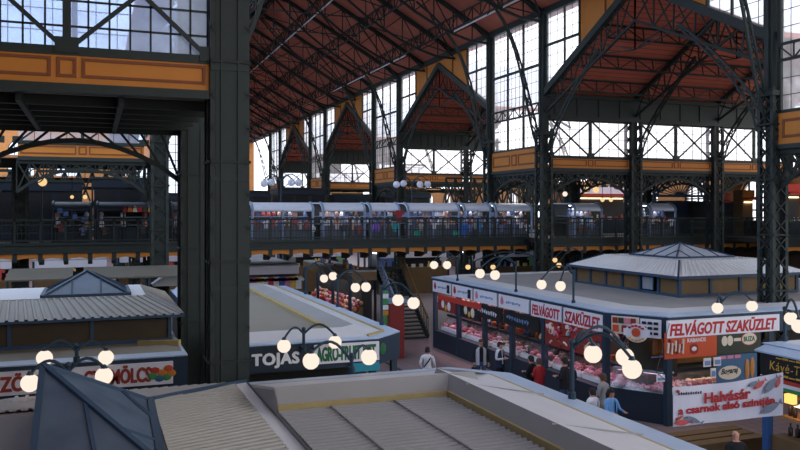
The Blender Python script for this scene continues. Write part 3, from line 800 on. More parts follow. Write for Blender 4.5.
# --- shops of the right-hand gallery, seen beneath the ochre beam
def shop(px0, px1, py0, py1, Y, label, body, sign, lit=False):
    a, b = on_y(px0, py0, Y), on_y(px1, py1, Y)
    s = thing('gallery_shop', label, 'shop', ((a.x+b.x)/2, Y, DECK))
    MB().lohi((a.x, Y+.1, DECK), (b.x, Y+.9, a.z)).build('body', body, s)
    MB().lohi((a.x-.05, Y, a.z-.45), (b.x+.05, Y+.12, a.z)).build('sign_board', sign, s)
    MB().lohi((a.x-.05, Y-.5, a.z-.62), (b.x+.05, Y+.05, a.z-.5)).build('awning', M['red'], s)
    MB().lohi((a.x+.1, Y-.35, DECK), (b.x-.1, Y+.1, DECK+.95)).build('counter', M['deep_blue'], s)
    if lit: MB().lohi((a.x+.1, Y, a.z-.8), (b.x-.1, Y+.1, a.z-.74)).build('strip_light', M['strip_warm'], s)
    rnd = random.Random(px0)
    m_ = max(3, int((b.x-a.x)/.45))
    for i in range(m_):
        goods(rnd.choice(('vase', 'box', 'doll')), (a.x+.3+(b.x-a.x-.6)*i/(m_-1), Y-.15, DECK+.95), rnd.choice([(200, 160, 90), (190, 80, 60), (210, 200, 190), (220, 150, 60), (90, 120, 90)]),
              'ware on the counter of the %s' % label, 'ware', 'wares on the counter of the %s' % label, .9)
shop(580, 624, 187, 232, 46.5, 'gallery shop with a white sign over a red awning', M['wall_dark'], M['sign_white'], True)
shop(720, 731, 193, 232, 40.6, 'small gallery shop with an orange sign', M['wall_dark'], M['orange_red'], True)
shop(744, 754, 190, 232, 39.2, 'narrow ochre gallery shop beside the arched window', M['wall_brown'], M['ochre'], True)
shop(784, 800, 184, 232, 35.4, 'gallery shop with a red sign at the right edge', M['wall_dark'], M['red'], True)
# arched iron entrance frame at the gallery
ga = thing('arched_gateway', 'dark iron gateway with a round lattice arch on the right gallery', 'gateway', on_y(680, 232, 42.0))
c = on_y(680, 196, 42.0); R = 2.05
mb = MB()
for r in (R, R-.28):
    for i in range(14): mb.bar((c.x+r*math.cos(PI*i/14), 42, c.z+r*math.sin(PI*i/14)*.62), (c.x+r*math.cos(PI*(i+1)/14), 42, c.z+r*math.sin(PI*(i+1)/14)*.62), .1)
for i in range(1, 14): mb.bar((c.x, 42, c.z), (c.x+R*math.cos(PI*i/14), 42, c.z+R*math.sin(PI*i/14)*.62), .05)
mb.bar((c.x-R, 42, c.z), (c.x+R, 42, c.z), .16); mb.build('arch', M['iron_blue'], ga)
for s in (-1, 1): MB().bar((c.x+s*R, 42, DECK), (c.x+s*R, 42, c.z), .2).build('post', M['iron_blue'], ga)
MB().lohi((c.x-1.6, 42.3, DECK), (c.x+1.6, 42.5, c.z-.3)).build('door_panel', M['deep_blue'], ga)

# ---------------------------------------------------------------- lamps
def lamp(name_label, base, top, globes, group, warm=None, r=.165, off=False):
    """post from base to top; one arched arm and one globe per entry"""
    L = thing('globe_lamp', name_label, 'lamp', base, group)
    base = V3(base); top = V3(top)
    mb = MB().tube([base, base+V3((0, 0, .12)), base+V3((0, 0, .14)), top], [.07, .07, .04, .04], 8)
    mb.ball(top, .06, n=8); mb.build('post', M['dark_iron_pole'], L)
    for g in globes:
        g = V3(g); e = g+V3((0, 0, r)); hgt = max(top.z, e.z)+.16
        pts = []
        st = V3((top.x, top.y, top.z-.12))
        for i in range(9):
            f = i/8; p = st.lerp(e, f); p.z += .34*math.sin(PI*f)*min(1.2, (e-st).length); pts.append(p)
        MB().tube(pts, .028, 6).build('arm', M['dark_iron_pole'], L)
        MB().tube([e+V3((0, 0, .05)), e-V3((0, 0, .02)), e-V3((0, 0, .07))], [.03, .07, .085], 8).build('holder', M['dark_iron_pole'], L)
        o = MB().ball(g, r, n=16).build('globe', M['globe_off'] if off else (M['globe_warm'] if warm else M['globe']), L, smooth=True)
    return L
GRP = 'opal globe lamps of the market'
def xl(L, px, py, D): return at_d(px, py, D)
# fruit stall edge and the pyramid roof edge at the left
lamp('two-globe lamp on the front edge of the fruit stall roof, beyond the glass pyramid', (-.35, 18.72, E(-3.3)), (-.35, 18.72, E(-2.95)), [at_d(44.5, 358, 17.0), at_d(106, 357.5, 17.7)], GRP, r=.168)
lamp('two-globe lamp half hidden behind the near glass pyramid, globes beside the peak', (-.42, 15.2, E(-3.2)), (-.42, 15.2, E(-2.72)), [at_d(30, 383, 13.7), at_d(104, 376, 14.3)], GRP, r=.155)
lamp('two-globe lamp over the white lettered dark sign in the middle', (4.85, 19.35, E(-3.5)), (4.85, 19.35, E(-2.95)), [at_d(284, 346, 19.3), at_d(335, 342, 19.9)], GRP)
lamp('two-globe lamp on the back edge of the nearest flat roof, before the green lettered sign', (4.8, 15.25, E(-3.25)), (4.8, 15.25, E(-2.9)), [at_d(311, 361, 15.6), at_d(369, 357, 16.3)], GRP)
# corridor lamps
lamp('two-globe lamp farthest along the middle roof edge', (7.75, 30.6, E(-3.3)), (7.75, 30.6, E(-2.25)), [at_d(324, 278.5, 32.2), at_d(333, 276, 31.2)], GRP)
lamp('two-globe lamp midway along the middle roof edge', (7.75, 26.2, E(-3.3)), (7.75, 26.2, E(-2.25)), [at_d(355.5, 287.5, 27.9), at_d(366, 287, 27.0)], GRP)
lamp('two-globe lamp at the near corner of the middle roof edge, beside the dark stairs', (7.7, 21.6, E(-3.3)), (7.7, 21.6, E(-2.2)), [at_d(398, 300, 24.0), at_d(413.5, 303, 22.8)], GRP, r=.175)
lamp('two-globe lamp at the far end of the red lettered stall', (15.7, 33.6, E(-3.3)), (15.7, 33.6, E(-2.2)), [at_d(434, 265, 37.5), at_d(447, 265, 36.6)], GRP, r=.19)
lamp('two-globe lamp over the pale printed signs of the right stall', (15.75, 28.2, E(-3.3)), (15.75, 28.2, E(-2.1)), [at_d(480, 273.5, 31.8), at_d(495, 275, 30.8)], GRP, r=.19)
lamp('two-globe lamp above the first red lettered sign panels', (15.75, 24.1, E(-3.3)), (15.75, 24.1, E(-2.15)), [at_d(541.5, 284.5, 28.0), at_d(560.5, 286, 27.0)], GRP, r=.175)
lamp('tall three-globe lamp leaning over the aisle from the nearest roof edge', (7.78, 11.95, E(-3.3)), (7.78, 11.95, E(-2.3)), [at_d(593, 354, 14.6), at_d(625, 357, 14.4), at_d(632, 369, 13.4)], GRP, r=.165)
lamp('two-globe lamp on the front edge above the long red lettered sign', (18.75, 20.25, E(-3.3)), (18.75, 20.25, E(-2.85)), [at_d(717.5, 308, 25.0), at_d(752, 306, 25.5)], GRP, r=.175)
lamp('two-globe lamp at the right edge above the coffee stall', (16.4, 15.5, E(-3.35)), (16.4, 15.5, E(-2.5)), [at_d(791, 318.5, 20.2), at_d(799, 326, 18.6)], GRP, r=.165)
# warm lamps at the back of the right roof
lamp('small warm lamp above the far back edge of the right roof', (21.5, 36.6, E(-3.3)), (21.5, 36.6, E(-2.3)), [at_d(468, 267, 40), at_d(493, 267, 40.5)], 'warm lamps', True, .13)
lamp('small pair of warm globes at the back of the right roof beside the big column', (24.6, 36.8, E(-3.3)), (24.6, 36.8, E(-2.2)), [at_d(555, 260, 42), at_d(559, 265, 41)], 'warm lamps', True, .13)
# gallery lamps
lamp('four-globe lamp on the gallery over the fourth kiosk', (*on_y(412, 203, 44.0)[:2], DECK), on_y(412, 183, 44.0), [at_d(396.5, 184.5, 46.6), at_d(403.5, 183.5, 48), at_d(420, 184.5, 46.6), at_d(427.5, 184, 48)], 'gallery lamps', off=True, r=.2)
lamp('four-globe lamp on the gallery before the far windows at the left', (*on_y(281, 203, 44.0)[:2], DECK), on_y(281, 180, 44.0), [at_d(264, 183.5, 44), at_d(271.5, 182.5, 45), at_d(291.5, 182.5, 44), at_d(298.5, 182.5, 45)], 'gallery lamps', off=True, r=.21)
lamp('single warm lamp glowing in the dim left gallery', (*on_y(42, 205, 41.5)[:2], DECK), on_y(42, 180, 41.5), [on_y(42.5, 182, 41.0)], 'gallery lamps', True, .2)
for i, (px, py, Y, r) in enumerate(((565, 194, 43, .16), (586, 190, 45.5, .22), (596, 190, 45.5, .22), (602.5, 200, 43.5, .13), (611, 200, 43.5, .13), (729, 185, 43, .22), (72, 197, 43, .09), (85, 197, 43, .11), (20, 184, 43, .06))):
    p = on_y(px, py, Y)
    t = thing('pendant_lamp', 'small lit pendant hanging over the %s gallery, %s of its kind from the left' % (('right', ORD[i]) if px > 300 else ('left', ORD[8-i])), 'lamp', p, 'pendant lamps over the galleries')
    MB().ball(p, r, n=10).build('globe', M['globe_warm'] if px != 565 else M['globe'], t, smooth=True)
    MB().tube([p+V3((0, 0, r)), V3((p.x, p.y, E(2.1)))], .02, 5).build('cord', M['iron2'], t)
# dim shop fronts standing on the galleries beyond, dark masses below the ochre beams
def dim_shop(x0, x1, y0, y1, zt, label, m='wall_dark', lights=2):
    s = thing('gallery_shop', label, 'shop', ((x0+x1)/2, (y0+y1)/2, DECK), 'dim shops on the far galleries')
    MB().lohi((x0, y0, DECK), (x1, y1, zt)).build('body', M[m], s)
    MB().lohi((x0-.05, y0-.1, zt-.5), (x1+.05, y0, zt-.08)).build('sign_board', M['deep_blue'], s)
    MB().lohi((x0-.1, y0-.15, zt-.06), (x1+.1, y1+.1, zt+.06)).build('cornice', M['iron'], s)
    for i in range(3):
        a = x0+(x1-x0)*(i+.1)/3; b = x0+(x1-x0)*(i+.9)/3
        MB().lohi((a, y0-.04, DECK+.9), (b, y0-.01, zt-.6)).build('shop_window', M['sign_black'], s)
    return s
gallery(-14, 36, 66.5, 72.0, 'dark gallery crossing the nave behind the kiosks', 2.2, 2.2)
for i, (x0, x1) in enumerate(((4.5, 9.0), (9.6, 14.0), (14.8, 19.0), (19.8, 23.8), (24.6, 29))):
    dim_shop(x0, x1, 68.0, 71.0, E(1.35+.25*(i % 3)), 'dim shop on the crossing gallery behind the kiosks, %s from the left' % ORD[i])
for i, (y0, y1) in enumerate(((40.4, 43.0), (49.6, 54), (55, 60))):
    s = dim_shop(36.5, 39.6, y0, y1, E(.5), 'dim shop against the outer wall of the right aisle, %s from the viewer' % ORD[i])
gallery(35.6, 39.8, 33.6, 38.2, 'short dark gallery along the outer wall at the right edge', 2.2)
gallery(30.0, 39.8, 49.0, 66.0, 'dark side gallery along the outer wall of the right aisle', 2.2, 2.2)
for i, (x0, x1) in enumerate(((-14.5, -10.5), (-9.8, -5.5), (-4.6, -.6), (0, 3.6))):
    dim_shop(x0, x1, 45.5, 47.6, E(1.5+.2*(i % 2)), 'dim shop behind the left gallery railing, %s from the left' % ORD[i], 'deep_blue')
# lattice screens across the aisle between ochre beam and gallery shops
for j, (a, b) in enumerate(RBAYS):
    P = cross(43.2, 1)
    arch_girder(P, a+.35, b-.35, 'dark arched lattice girder behind the gallery shops of the right aisle, %s' % side_words[j], 'arched girders of the right aisle')
    o = MB().lattice((a+.3, 50.5, E(.3)), (b-.3, 50.5, E(.3)), (0, 0, 1.9), 7, .14, .09, cross=True).build('lattice_screen', M['iron2'])
    tag(o, 'dark crossed lattice screen far back in the right aisle, %s' % side_words[j], 'screen', 'lattice screens of the right aisle')
for j, (a, b) in enumerate(LBAYS):
    o = MB().lattice((a+.3, 49.5, E(.2)), (b-.3, 49.5, E(.2)), (0, 0, 2.0), 7, .16, .1, cross=True).build('lattice_screen', M['iron2'])
    tag(o, 'dark crossed lattice screen behind the left gallery shops, %s' % side_words[j], 'screen', 'lattice screens of the left aisle')
# ---------------------------------------------------------------- market stalls
def inset(poly, ds):
    """offset every edge i (poly[i]->poly[i+1], counter-clockwise) inwards by ds[i]"""
    n = len(poly); out = []; P = [V3((p[0], p[1], 0)) for p in poly]
    ln = []
    for i in range(n):
        d = (P[(i+1) % n]-P[i]).normalized(); nn = V3((-d.y, d.x, 0)); ln.append((P[i]+nn*ds[i], d))
    for i in range(n):
        (p, d), (q, e) = ln[i-1], ln[i]
        den = d.x*e.y-d.y*e.x
        if abs(den) < 1e-6: out.append(q); continue
        t = ((q.x-p.x)*e.y-(q.y-p.y)*e.x)/den; out.append(p+d*t)
    return [(v.x, v.y) for v in out]
def ring_roof(par, poly, prof, mats, names, top, topmat, topname='roof_deck', skip=()):
    """concentric strips; prof = list of (list of edge insets, z)"""
    rings = [[(x, y, z) for x, y in inset(poly, ds)] for ds, z in prof]
    n = len(poly)
    for k in range(len(rings)-1):
        mb = MB(); a, b = rings[k], rings[k+1]
        for i in range(n):
            if i in skip: continue
            j = (i+1) % n
            mb.slab([a[i], a[j], b[j], b[i]], (0, 0, -.04))
        mb.build(names[k], mats[k], par)
    MB().slab([V3(p) for p in rings[-1]], (0, 0, -.04)).build(topname, topmat, par)
    return rings
def fascia(par, poly, z0, z1, m, t=.12, skip=()):
    mb = MB(); n = len(poly)
    inn = inset(poly, [t]*n)
    for i in range(n):
        if i in skip: continue
        j = (i+1) % n
        mb.slab([(*poly[i], z0), (*poly[j], z0), (*inn[j], z0), (*inn[i], z0)], (0, 0, z1-z0))
    return mb.build('fascia', m, par)
def ribbed(p00, p10, p11, p01, n, h, mb=None, mi=0):
    """sheet with raised ribs running from edge p00-p10 to edge p01-p11"""
    mb = mb or MB(); p00, p10, p11, p01 = (V3(p) for p in (p00, p10, p11, p01))
    nn = (p10-p00).cross(p01-p00)
    if nn.length < 1e-6: nn = (p10-p00).cross(p11-p00)
    nn.normalize()
    if nn.z < 0: nn = -nn
    a = []; b = []
    for i in range(n):
        for f, r in ((0, 0), (.55, 0), (.65, 1), (.9, 1)):
            t = (i+f)/n; a.append(p00.lerp(p10, t)+nn*h*r); b.append(p01.lerp(p11, t)+nn*h*r)
    a.append(p10); b.append(p11); m = len(a)
    mb.add(a+b, [(i, i+1, m+i+1, m+i) for i in range(m-1)], mi)
    return mb
def pyramid(par, c0, c1, z, apex, nb=3, bars=True):
    """glass pyramid over the rectangle c0..c1"""
    (xa, ya), (xb, yb) = c0, c1; cs = [V3((xa, ya, z)), V3((xb, ya, z)), V3((xb, yb, z)), V3((xa, yb, z))]; ap = V3(apex)
    g = thing_part = MB()
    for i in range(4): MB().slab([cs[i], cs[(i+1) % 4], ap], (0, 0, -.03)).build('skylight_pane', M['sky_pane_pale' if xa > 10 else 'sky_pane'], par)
    mb = MB()
    for i in range(4):
        mb.bar(cs[i], ap, .07); mb.bar(cs[i], cs[(i+1) % 4], .09)
        for k in range(1, nb):
            f = k/nb; p = cs[i].lerp(cs[(i+1) % 4], f)
            if bars:
                g_ = 1-abs(2*f-1)
                e = cs[i].lerp(ap, g_) if f <= .5 else cs[(i+1) % 4].lerp(ap, g_)
                if abs(f-.5) < 1e-6: e = ap
                mb.bar(p, e, .05)
    mb.build('skylight_frame', M['iron_blue'], par)
ZR = E(-3.3)

# --- the red lettered corner stall on the right
X5, Y5 = 15.5, 20.15
poly5 = [(16.6, Y5), (31.0, Y5), (31.0, 36.9), (X5, 36.2), (X5, 21.9)]
s5 = thing('market_stall', 'long corner stall with red lettered white signs and a broad grey flat roof', 'stall', (20, 28, 0), 'market stalls')
ring_roof(s5, poly5, [([0]*5, ZR), ([.35, .1, .3, .42, .42], ZR+.06), ([.9, .2, .5, 1.2, 1.2], ZR+.12), ([1.0, .25, .6, 1.3, 1.3], ZR+.04)],
          [M['roof_blue'], M['roof_white'], M['roof_white']], ['roof_edge', 'roof_strip', 'roof_lip'], None, M['roof_grey'])
fascia(s5, poly5, ZR-.68, ZR-.03, M['stall_blue'])
MB().lohi((17.6, 22.4, 0), (30.8, 36.5, ZR-.4)).build('inner_wall', M['wall_dark'], s5)
ysec = [36.0, 33.75, 31.5, 29.2, 26.6, 24.35, 22.0]
for y in [35.9, 33.2, 30.6, 28.2, 25.75, 21.95]:
    MB().lohi((X5, y-.1, 0), (X5+.18, y+.1, ZR-.6)).build('post', M['stall_blue'], s5)
for x in (16.65, 20.75): MB().lohi((x-.1, Y5, 0), (x+.1, Y5+.18, ZR-.6)).build('post', M['stall_blue'], s5)
MB().lohi((X5+.02, 21.9, 0), (X5+.35, 36.0, .85)).build('base_panel', M['deep_blue'], s5)
MB().lohi((16.6, Y5+.02, 0), (21.0, Y5+.35, .85)).build('base_panel', M['deep_blue'], s5)
def board_x(y0, y1, z0, z1, m, nm='sign_board', off=.05, par=s5, X=X5):
    return MB().lohi((X-off, y0, z0), (X-off+.05, y1, z1)).build(nm, m, par)
for i in range(4):
    b = board_x(ysec[i+1]+.08, ysec[i]-.08, ZR-.66, ZR-.13, M['sign_white'])
    b['label'] = 'pale printed sign board'
    xd, zd = (0, -1, 0), (0, 0, 1)
    # a round red mark and a line of small blue print (too small to read)
    y = ysec[i]-.4
    MB().tube([(X5-.055, y, ZR-.4), (X5-.07, y, ZR-.4)], .13, 12).tube([(X5-.06, y-.0, ZR-.28), (X5-.075, y, ZR-.28)], .08, 10).build('printed_mark', M['pink_ink'] if i > 1 else M['red_ink'], b)
    mb = MB()
    for q in range(7):
        yy = y-.32-q*.17; mb.lohi((X5-.06, yy-.13, ZR-.45+.02*(q % 3)), (X5-.052, yy, ZR-.36+.02*(q % 2)))
    mb.build('small_print', M['blue_ink'], b)
    if i < 2:
        MB().lohi((X5-.06, ysec[i+1]+.2, ZR-.6), (X5-.052, ysec[i+1]+.5, ZR-.22)).build('printed_mark', M['black_ink'], b)
for (ya, yb, s_) in ((26.52, 24.42, 'FELVÁGOTT'), (24.28, 22.0, 'SZAKÜZLET')):
    b = board_x(yb, ya, ZR-.68, ZR-.13, M['sign_white'])
    text('red_lettering', s_, M['red_ink'], b, (X5-.052, ya-.1, ZR-.62), (0, -1, 0), (0, 0, 1), ya-yb-.2, .46 if s_[0] == 'F' else .47, .05, .12)
pf = lambda px, py: on_y(px, py, Y5)
a, b_ = pf(665, 331), pf(778, 325)
sb = MB().lohi((pf(666, 320).x, Y5-.06, ZR-.66), (pf(778, 320).x, Y5-.01, ZR-.12)).build('sign_board', M['sign_white'], s5)
text('red_lettering', 'FELVÁGOTT SZAKÜZLET', M['red_ink'], sb, (pf(667, 320).x+.06, Y5-.062, ZR-.6), (1, 0, 0), (0, 0, 1), pf(778, 320).x-pf(667, 320).x-.2, .46, .045, .2)
def face(px0, py0, px1, py1, m, nm, par=s5, Y=Y5, off=.04, th=.03):
    p, q = on_y(px0, py0, Y), on_y(px1, py1, Y)
    return MB().lohi((p.x, Y-off, q.z), (q.x, Y-off+th, p.z)).build(nm, m, par), p, q
# orange sausage poster, green oval poster, blue bread poster, notices
po, p, q = face(664, 333, 716, 355, M['orange_red'], 'poster'); po['label'] = 'orange poster with a plate of sausages'
text('white_lettering', 'KABANOS', M['white_ink'], po, (p.x+.86, Y5-.042, p.z-.34), (1, 0, 0), (0, 0, 1), .72, .13, .02)
mb = MB()
for i in range(9): mb.tube([(p.x+.1+.07*i, Y5-.05, p.z-.62+.05*math.sin(i*2.1)), (p.x+.12+.07*i, Y5-.06, p.z-.3+.1*math.sin(i*1.7))], .045, 6, i % 2)
mb.build('printed_sausages', [M['cream'], M['ham']], po)
MB().tube([(p.x+1.12, Y5-.041, p.z-.55), (p.x+1.12, Y5-.05, p.z-.55)], .17, 14).build('printed_plate', M['ham'], po)
MB().ball((p.x+1.12, Y5-.05, p.z-.55), .1, n=10, sc_=(1, .1, .7)).build('printed_garnish', M['white_ink'], po)
pg, p, q = face(716.5, 331, 760, 352, M['dark_green'], 'poster'); pg['label'] = 'dark green poster with a white and red oval badge'
cx, cz = q.x-.5, p.z-.31
def ell(cx, cz, rx, rz, y, m, par, nm): 
    return MB().slab([(cx+rx*math.cos(2*PI*i/24), y, cz+rz*math.sin(2*PI*i/24)) for i in range(24)], (0, -.006, 0)).build(nm, m, par)
ell(cx, cz, .33, .22, Y5-.041, M['red_ink'], pg, 'oval_rim'); ell(cx, cz, .3, .19, Y5-.048, M['cream'], pg, 'oval_badge')
text('green_lettering', 'BUZA', M['green_ink'], pg, (cx-.23, Y5-.056, cz-.08), (1, 0, 0), (0, 0, 1), .46, .16, .03)
MB().lohi((cx-.62, Y5-.05, cz-.05), (cx-.34, Y5-.041, cz+.05)).build('printed_stripe', M['cream'], pg)
for dx in (-.78, -1.0): ell(cx+dx, cz-.02, .12, .16, Y5-.041, M['cream'], pg, 'printed_seal')
MB().lohi((p.x+.05, Y5+.0, q.z-.03), (q.x-.3, Y5+.03, q.z)).build('warm_light', M['strip_warm'], s5)
pb, p, q = face(716, 355, 756, 383, M['poster_blue'], 'poster'); pb['label'] = 'blue poster with two loaves of bread'
ell(p.x+.52, (p.z+q.z)/2-.08, .46, .22, Y5-.041, M['cream'], pb, 'printed_label')
text('black_lettering', 'Bogaraj', M['black_ink'], pb, (p.x+.16, Y5-.05, (p.z+q.z)/2-.18), (1, 0, 0.05), (0, 0, 1), .7, .24, .02, .3)
for i in range(2): MB().ball((q.x-.42+.22*i, Y5-.05, (p.z+q.z)/2-.02+.05*i), .4, n=12, sc_=(.25, .06, .85)).build('printed_loaf', M['bread'], pb)
for i in range(3): MB().lohi((p.x+.12+.3*i, Y5-.05, p.z-.14), (p.x+.36+.3*i, Y5-.041, p.z-.04)).build('printed_stripe', M['pink_ink'], pb)
for i, (u0, v0, u1, v1) in enumerate(((702, 358, 709, 366), (712, 357, 719, 365), (709, 368, 714, 377), (759, 368, 766, 374), (655, 375, 663, 381))):
    f_, p, q = face(u0, v0, u1, v1, M['sign_white'], 'price_notice', off=.09); 
    MB().lohi((p.x+.03, Y5-.1, q.z+.05), (q.x-.03, Y5-.092, p.z-.08)).build('small_print', M['blue_ink'], f_)
# corner panels on the slanted face
ca, cb = V3((X5, 21.9, 0)), V3((16.6, Y5, 0)); cd = (cb-ca).normalized(); cn = V3((cd.y, -cd.x, 0))
if cn.y > 0: cn = -cn
def corner(t0, t1, z0, z1, m, nm, par=s5, off=.03):
    a = ca+cd*t0+cn*off; b = ca+cd*t1+cn*off
    return MB().slab([(a.x, a.y, z0), (b.x, b.y, z0), (b.x, b.y, z1), (a.x, a.y, z1)], cn*.03).build(nm, m, par)
LC = (cb-ca).length
k1 = corner(.25, LC*.56, ZR-.66, ZR-.1, M['cream'], 'menu_board'); k1['label'] = 'cream food picture board'
k2 = corner(LC*.58, LC*.9, ZR-.7, ZR-.12, M['sign_white'], 'menu_board'); k2['label'] = 'white printed board with a red edge'
for i in range(4): corner(.3+i*.2, .46+i*.2, ZR-.32, ZR-.14, (M['ham'], M['dark_green'], M['pink_ink'], M['ham'])[i], 'printed_picture', k1, .065)
for i in range(2): corner(.3+i*.3, .5+i*.3, ZR-.6, ZR-.38, (M['orange_red'], M['ham'])[i], 'printed_picture', k1, .065)
for i in range(9): corner(LC*.6+(i % 3)*.19+.02, LC*.6+(i % 3)*.19+.15, ZR-.28-.16*(i//3), ZR-.2-.16*(i//3), M['black_ink'], 'small_print', k2, .065)
c0 = ca+cd*(LC*.53)+cn*.1
def disc(c, n, r, th, m, nm, par, sx=1, nn=20):
    t = V3((0, 0, 1)).cross(n).normalized()
    return MB().slab([c+t*(r*sx*math.cos(2*PI*i/nn))+V3((0, 0, r*math.sin(2*PI*i/nn))) for i in range(nn)], n*th).build(nm, m, par)
rb = disc(c0+V3((0, 0, ZR-.58)), cn, .3, .03, M['sign_white'], 'round_sign', s5, 1.25); rb['label'] = 'white oval sign with a red chef picture'
corner(LC*.33, LC*.74, ZR-.68, ZR-.46, M['sign_white'], 'name_band', rb, .11)
disc(c0+cn*.05+V3((0, 0, ZR-.56)), cn, .14, .02, M['orange_red'], 'chef_picture', rb)
for s in (-1, 1): 
    for i in range(5):
        t = PI*(.25+.125*i); v = cd*(.3*math.cos(t))+V3((0, 0, s*.23*math.sin(t)))
        MB().box(c0+cn*.045+V3((0, 0, ZR-.58))+v, (.08, .05, .06)).build('rim_letter', M['red_ink'] if s > 0 else M['gold_ink'], rb)
bk = MB().slab([(16.2, 21.6, E(-5.3)), (17.4, 20.7, E(-5.3)), (17.4, 20.7, ZR-.7), (16.2, 21.6, ZR-.7)], (.2, .3, 0)).build('inner_wall', M['wall_dark'], s5)
# black name boards, red band and pictures above the cases
for (ya, yb) in ((31.3, 28.9), (28.7, 26.0)):
    b = board_x(yb, ya, ZR-1.28, ZR-.72, M['sign_black'], off=.02); b['label'] = 'black board with loose white script'
    mb = MB(); rnd = random.Random(int(ya*3)); y = ya-.25
    for w in range(9):
        pts = [(X5-.035, y-.02*j-.015*math.sin(j*1.9), ZR-.98-.02*w/3+.09*math.sin(j*1.3+w)*rnd.uniform(.5, 1.2)) for j in range(7)]
        mb.tube(pts, .017, 5); y -= .2
    if True: mb.build('script_lettering', M['white_ink'] if ya > 30 else M['blue_ink'], b)
MB().lohi((X5-.05, 30.7, ZR-.98), (X5+.02, 35.3, ZR-.74)).build('red_band', M['red'], s5)
for (ya, yb, m, ms) in ((35.4, 33.4, M['ham'], M['white_ink']), (32.9, 30.9, M['sign_black'], M['cream'])):
    b = board_x(yb, ya, ZR-1.5, ZR-1.0, m, off=.0); 
    for i, (dy, dz, r) in enumerate(((.6, .45, .22), (.95, .3, .16), (1.3, .4, .24))):
        MB().ball((X5-.01, ya-dy, ZR-1.62+dz), r*.8, n=10, sc_=(.08, 1, 1.1)).build('printed_picture', ms if i != 1 else M['gold_ink'], b)
b = board_x(22.1, 25.6, ZR-1.62, ZR-.72, M['ham'], off=-.02, nm='meat_picture'); b['label'] = 'large picture of red sausages and hams'
rnd = random.Random(40)
for i in range(34):
    y = rnd.uniform(22.3, 25.4); z = ZR-rnd.uniform(.8, 1.5); dy, dz = rnd.uniform(-.3, .3), rnd.uniform(-.2, .2)
    MB().tube([(X5+.018, y-dy/2, z-dz/2), (X5+.012, y, z+.03), (X5+.018, y+dy/2, z+dz/2)], rnd.uniform(.03, .07), 6).build('printed_sausage', rnd.choice((M['sausage'], M['meat2'], M['ham'], M['meat'], M['cream'], M['red_ink'])), b)
MB().ball((X5+.01, 25.2, ZR-1.0), .22, n=12, sc_=(.08, 1, 1)).build('printed_ham', M['cream'], b)

# display cases with meat along the corridor side
MQ = [M['meat'], M['meat2'], M['meat2'], M['ham'], M['meat']]
MEATS = [MQ, MQ, [M['meat2'], M['ham'], M['wall_brown'], M['cream'], M['wall_dark']], [M['meat'], M['ham'], M['wall_dark'], M['meat2'], M['cloth_navy']], MQ, MQ]
sec = [(35.8, 33.3), (33.1, 30.7), (30.5, 28.3), (28.1, 25.85), (25.65, 23.8), (23.7, 22.05)]
SW = ['farthest', 'second farthest', 'third farthest', 'third nearest', 'second nearest', 'nearest']
for i, (ya, yb) in enumerate(sec):
    c = thing('display_case', 'pink-lit glass meat case in the corridor row, %s' % SW[i], 'display case', (X5+.8, (ya+yb)/2, .86), 'meat cases on the corridor side')
    MB().lohi((X5+.35, yb, .86), (X5+1.3, ya, 1.0)).build('tray', M['white'], c)
    MB().slab([(X5+.35, yb, 1.0), (X5+.35, ya, 1.0), (X5+.75, ya, 1.55), (X5+.75, yb, 1.55)], (.02, 0, 0)).build('glass_front', M['case_glass'], c)
    MB().lohi((X5+.66, yb, 1.5), (X5+1.4, ya, 1.6)).build('top_shelf', M['deep_blue'], c)
    MB().lohi((X5+.95, yb+.1, 1.5), (X5+1.1, ya-.1, 1.54)).build('strip_light', M['strip'], c)
    rnd = random.Random(i)
    n = int((ya-yb)/.22)
    for r_ in range(3):
        for j in range(n):
            y = yb+.12+(ya-yb-.24)*j/(n-1)
            k = rnd.uniform(.6, 1.25)
            o = MB().ball((0, 0, .07*k), .1*k, n=8, sc_=(1.05, rnd.uniform(.7, 1.2), .7)).build('meat_cut', rnd.choice(MEATS[i]), None, True)
            o.location = (X5+.5+.26*r_, y, 1.0+.04)
            tag(o, 'cut of meat in the %s pink-lit case on the corridor side' % SW[i], 'meat', 'meat in the %s corridor case' % SW[i])
    # row of goods on top and sausages hanging behind
    for j in range(int((ya-yb)/.3)):
        y = yb+.2+j*.3
        goods(rnd.choice(('box', 'vase', 'box')), (X5+1.0, y, 1.6), rnd.choice([(200, 120, 70), (220, 210, 200), (190, 70, 60), (150, 90, 60), (60, 80, 140)]), 'package standing on top of the %s corridor meat case' % SW[i], 'package', 'packages on the %s corridor case' % SW[i], .8)
    MB().lohi((X5+1.5, yb, 2.7), (X5+1.56, ya, 2.76)).build('hanging_rail', M['steel'], s5)
    if i != 2 and i != 3:
        for j in range(int((ya-yb)/.24)):
            y = yb+.15+j*.24; l_ = rnd.uniform(.35, .6)
            o = MB().tube([(0, 0, 0), (0, 0, -.05), (.01, 0, -.15), (0, .01, -l_+.1), (0, 0, -l_)], [.012, .02, .055, .06, .02], 7).build('sausage', M['sausage'] if rnd.random() < .6 else M['ham'], None, True)
            o.location = (X5+1.53, y, 2.7)
            tag(o, 'sausage hanging in a row above the %s corridor meat case' % SW[i], 'sausage', 'sausages above the %s corridor case' % SW[i])
    MB().lohi((X5+.7, yb+.2, ZR-.46), (X5+.9, ya-.2, ZR-.42)).build('strip_light', M['strip_in'] if i not in (2, 3) else M['strip_warm'], s5)
